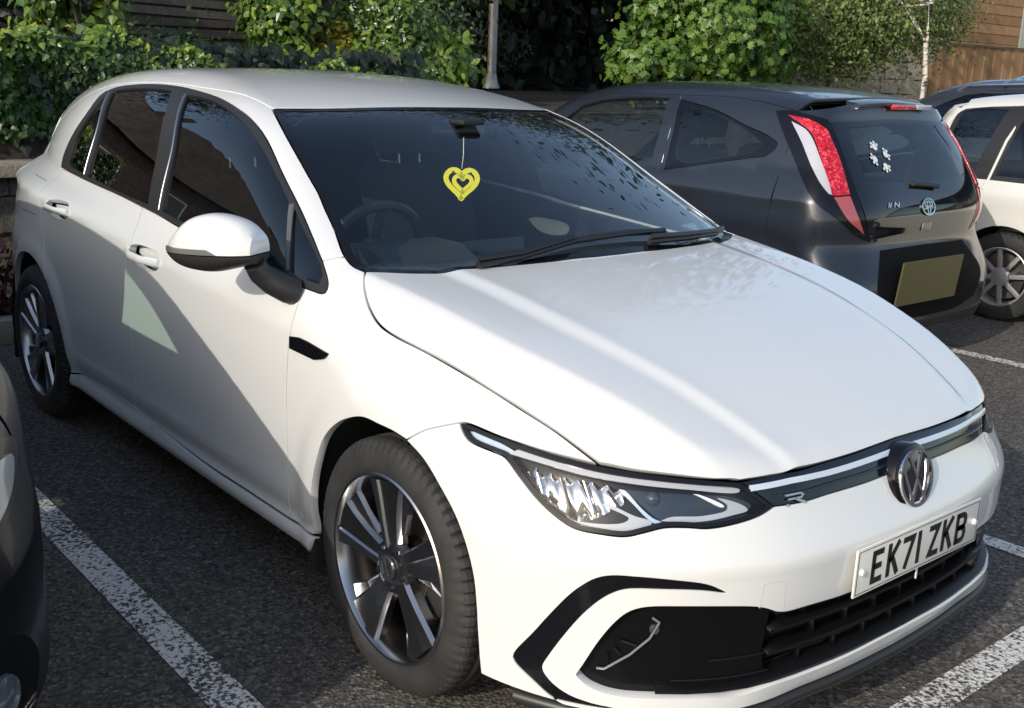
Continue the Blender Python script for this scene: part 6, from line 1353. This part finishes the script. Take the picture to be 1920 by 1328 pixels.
# ivy over the wall: thick mat, sunlit crest put into the leaf tint, hanging strands
ivy = thing('ivy_hedge', 'thick dark green ivy with sunlight tinted into its yellow-green crest, hanging over the left wall', 'ivy', (-5.05, .3, 1.15)); n = 34000
y = RNG.uniform(-1.9, 2.3, n); top = .47-.19*np.clip(y/.75,0,1)+.04*np.sin(y*5)+.04*np.sin(y*13+1); z = top-RNG.beta(1.0,1.5,n)*.62
x = .30+.07*np.sin(y*7+z*9)+.06*np.sin(y*3.1-z*5)+RNG.normal(0,.045,n)-.25*np.clip((z-top+.16)/.16,0,1)**2*RNG.random(n)
nrm_ = np.stack([np.full(n,.9), RNG.normal(-.55,.5,n), .35+.9*np.clip((z-top+.15)/.15,0,1)], 1)+RNG.normal(0,.3,(n,3))
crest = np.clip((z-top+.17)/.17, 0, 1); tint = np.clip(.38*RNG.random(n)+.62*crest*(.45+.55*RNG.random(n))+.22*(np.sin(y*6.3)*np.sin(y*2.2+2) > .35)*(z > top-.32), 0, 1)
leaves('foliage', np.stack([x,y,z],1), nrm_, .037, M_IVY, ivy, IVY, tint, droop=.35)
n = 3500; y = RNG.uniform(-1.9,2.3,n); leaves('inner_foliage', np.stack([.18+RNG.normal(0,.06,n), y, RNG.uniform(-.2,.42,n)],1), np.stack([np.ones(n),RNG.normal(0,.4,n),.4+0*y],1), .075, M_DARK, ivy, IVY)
limbs('stem', (.05,0,-.1), [(.2,yy,.3) for yy in (-1.5,-1,-.5,0,.5,1,1.5)], .015, BARK, ivy)
iv2 = shrub('ivy_column', 'bright ivy climbing a post at the top left above the hedge', 'ivy', (-5.6,.36,1.85), (.20,.26,.42), 1700, .065, M_IVY, IVY, 40, .09)
shrub('dark_shrub', 'dark leafy shrub sprawling in front of the slatted fence', 'shrub', (-6.3,1.38,1.36), (.35,.55,.20), 4200, .060, leaf_mat('deep_green_leaf', [(0,(0.017,0.042,0.014)),(0.7,(0.034,0.077,0.022)),(1,(0.07,0.126,0.042))], .4, .2), OVAL, 70, .11)
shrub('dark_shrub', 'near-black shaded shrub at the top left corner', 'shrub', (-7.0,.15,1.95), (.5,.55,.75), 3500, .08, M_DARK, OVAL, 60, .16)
shrub('ivy_bush', 'yellow-green ivy bush just right of the slatted fence', 'bush', (-6.1,2.12,1.72), (.30,.20,.62), 3000, .062, M_IVY, IVY, 55, .09)
shrub('grey_shrub', 'grey-green fine-leaved shrub left of the white flowers', 'shrub', (-6.6,2.62,1.85), (.35,.36,.62), 4200, .045, M_GREY, OVAL, 80, .11)
shrub('laurel_bush', 'low bright laurel clump right below the white flowering bush', 'bush', (-5.5,2.72,1.42), (.24,.42,.16), 1500, .075, M_LAUR, OVAL, 30, .08)
shrub('golden_bush', 'small golden-leaved bush between the grey shrub and white flowers', 'bush', (-6.0,2.52,1.66), (.18,.22,.14), 420, .06, M_YEL, OVAL, 16, .06)
shrub('flowering_bush', 'green bush dotted with white flowers behind the white roof', 'bush', (-6.2,3.10,1.78), (.38,.46,.55), 5000, .050, M_LAUR, OVAL, 90, .11)
fb2 = [o for o in SC.objects if o.name.startswith('flowering_bush')][0]
n = 70; a = RNG.normal(size=(n,3)); a /= np.linalg.norm(a,axis=1)[:,None]; a[:,0] = np.abs(a[:,0]); P = np.array([0,-.05,.66+.02])+a*np.array([.42,.46,.50]); leaves('blossom', np.repeat(P,5,0)+RNG.normal(0,.012,(n*5,3)), RNG.normal(size=(n*5,3))+np.array([1,-.3,.5]), .032, mat('petal_white', (.80,.80,.76), .6), fb2, OVAL, None, .1, 0)
shrub('mixed_shrub', 'tall grey-green shrub left of the lamp post', 'shrub', (-7.3,4.15,1.95), (.45,.62,.75), 6500, .055, M_GREY, OVAL, 110, .13)
shrub('laurel_bush', 'drooping bright laurel leaves at the end of the white roof', 'bush', (-6.2,3.72,1.52), (.26,.34,.24), 1900, .085, M_LAUR, OVAL, 34, .09, droop=.5)
shrub('golden_bush', 'yellow-tipped shrub behind the top of the lamp post', 'bush', (-12.5,8.99,2.80), (.45,.72,.26), 1500, .085, M_YEL, OVAL, 34, .10)
shrub('dark_shrub', 'shaded brown-green shrub beneath the golden bush by the lamp post', 'shrub', (-12.5,9.05,2.03), (.45,.85,.62), 3200, .07, leaf_mat('dull_leaf', [(0,(0.017,0.026,0.012)),(1,(0.072,0.074,0.031))], .5, .2), OVAL, 60, .14)
# deep shade: thicket with a spreading tree over it
tk = thing('thicket', 'black shaded thicket filling the gap between the lamp post and right shrubs', 'thicket', (-13.5, 10.5, 1.1))
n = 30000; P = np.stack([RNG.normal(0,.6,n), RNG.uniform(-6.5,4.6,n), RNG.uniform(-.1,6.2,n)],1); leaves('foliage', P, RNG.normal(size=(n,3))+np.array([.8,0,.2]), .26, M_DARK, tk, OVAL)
limbs('stem', (0,0,0), [(.2,yy,3) for yy in np.linspace(-5,5,12)], .06, BARK, tk)
def tree(name, label, at, h, cen, rad, n, size, m, bark, r0, shape=OVAL, nc=90, spread=.3, lean=(0,0), base=1.1, limbs_n=14):
    t = thing(name, label, 'tree', (at[0], at[1], base)); bm = bmesh.new(); H = h
    pts = [Vector((lean[0]*k*k/25+.02*math.sin(k*1.9), lean[1]*k*k/25+.02*math.cos(k*1.3), H*k/6)) for k in range(7)]; sweep(bm, pts, circ(r0,10), [1.25,1,.92,.85,.75,.6,.4]); bm_obj('trunk', bm, bark, t, smooth=True)
    P, D, tint, cc = clumps(n, (cen[0]-at[0], cen[1]-at[1], cen[2]-base), rad, nc, spread, .5); leaves('crown', P, D, size, m, t, shape, tint)
    bm = bmesh.new()
    for c in cc[RNG.choice(len(cc), min(limbs_n, len(cc)), replace=False)]:
        b = Vector(c); k = RNG.integers(2, 7); a = pts[k]; mid = a.lerp(b, .5)+Vector((0,0,.12*(b-a).length)); sweep(bm, [a, a.lerp(mid,.5), mid, mid.lerp(b,.5), b], circ(r0*.42,6), [1,.75,.55,.4,.2])
    bm_obj('branch', bm, bark, t, smooth=True); return t
tree('shade_tree', 'unseen dark tree added left of the gap to shade it', (-9.3,1.6), 3.2, (-8.7,2.2,4.9), (2.3,3.2,1.9), 9000, .16, M_DARK, BARK, .14, nc=120, spread=.45)  # out of view, added so its crown blocks sun from the gap
tree('shade_tree', 'broad dark tree whose crown shades the gap beyond the lamp post', (-13.4,11.0), 4.0, (-9.6,8.2,5.6), (3.6,4.2,2.4), 15000, .17, M_DARK, BARK, .16, nc=150, spread=.55)
# leafy tree at right with lobed leaves, several stems
tree('leafy_tree', 'bright green lobed-leaf tree above the charcoal hatchback roof', (-6.0,7.1), 1.5, (-5.85,7.05,2.15), (.55,.95,.72), 6200, .085, M_OAK, BARK, .035, LOBED, 85, .15)
shrub('leafy_sapling', 'low bright lobed-leaf branch left of the leafy tree', 'sapling', (-5.6,5.78,1.60), (.22,.34,.13), 750, .080, M_OAK, LOBED, 20, .075)
tree('leafy_tree', 'darker green tree between the lobed-leaf tree and the birch', (-6.6,8.7), 1.6, (-6.5,8.65,2.25), (.5,.75,.80), 5200, .070, M_OAK, BARK, .035, OVAL, 80, .15)
BIRB = mat('birch_bark', (.55,.52,.47), .7); _b = BIRB.node_tree.nodes["Principled BSDF"]; _tc = N(BIRB, "ShaderNodeTexCoord"); _mp = N(BIRB, "ShaderNodeMapping"); _mp.inputs['Scale'].default_value = (6,6,22); L(BIRB, _tc.outputs['Object'], _mp.inputs[0]); _n = N(BIRB, "ShaderNodeTexNoise", i_Scale=1.6, i_Detail=4.0); L(BIRB, _mp.outputs[0], _n.inputs['Vector']); _r = ramp(BIRB, _n.outputs[0], [(.40,(.09,.08,.07)),(.47,(.58,.54,.48)),(.7,(.68,.64,.58))]); L(BIRB, _r.outputs[0], _b.inputs['Base Color'])
tree('birch_tree', 'slender white-barked birch with small leaves in front of the board fence', (-5.15,10.12), 2.6, (-5.7,10.35,2.38), (.40,1.45,.60), 8500, .050, M_BIR, BIRB, .033, OVAL, 130, .17)
tree('birch_tree', 'second leafy birch crown filling the gap left of the white trunk', (-6.2,9.7), 2.2, (-6.1,9.65,2.10), (.45,.95,.62), 6200, .050, M_BIR, BARK, .025, OVAL, 100, .15)
# bed plants behind the white car's tail
for k, (y_, m_, lab) in enumerate(((-1.05, M_RED, 'dark red leafy plant at the left photo edge by the kerb'), (-.62, M_RED, 'red-brown bedding plant beside the rear wheel of the white hatchback'), (-.25, M_LAUR, 'green bedding plant with pale dots below the red plants'), (-1.5, M_LAUR, 'green bedding plant farthest left along the kerb'))):
    shrub('bedding_plant', lab, 'plant', (-4.12, y_, .32), (.16,.24,.20), 700, .045, m_, OVAL, 22, .06, base=.10)
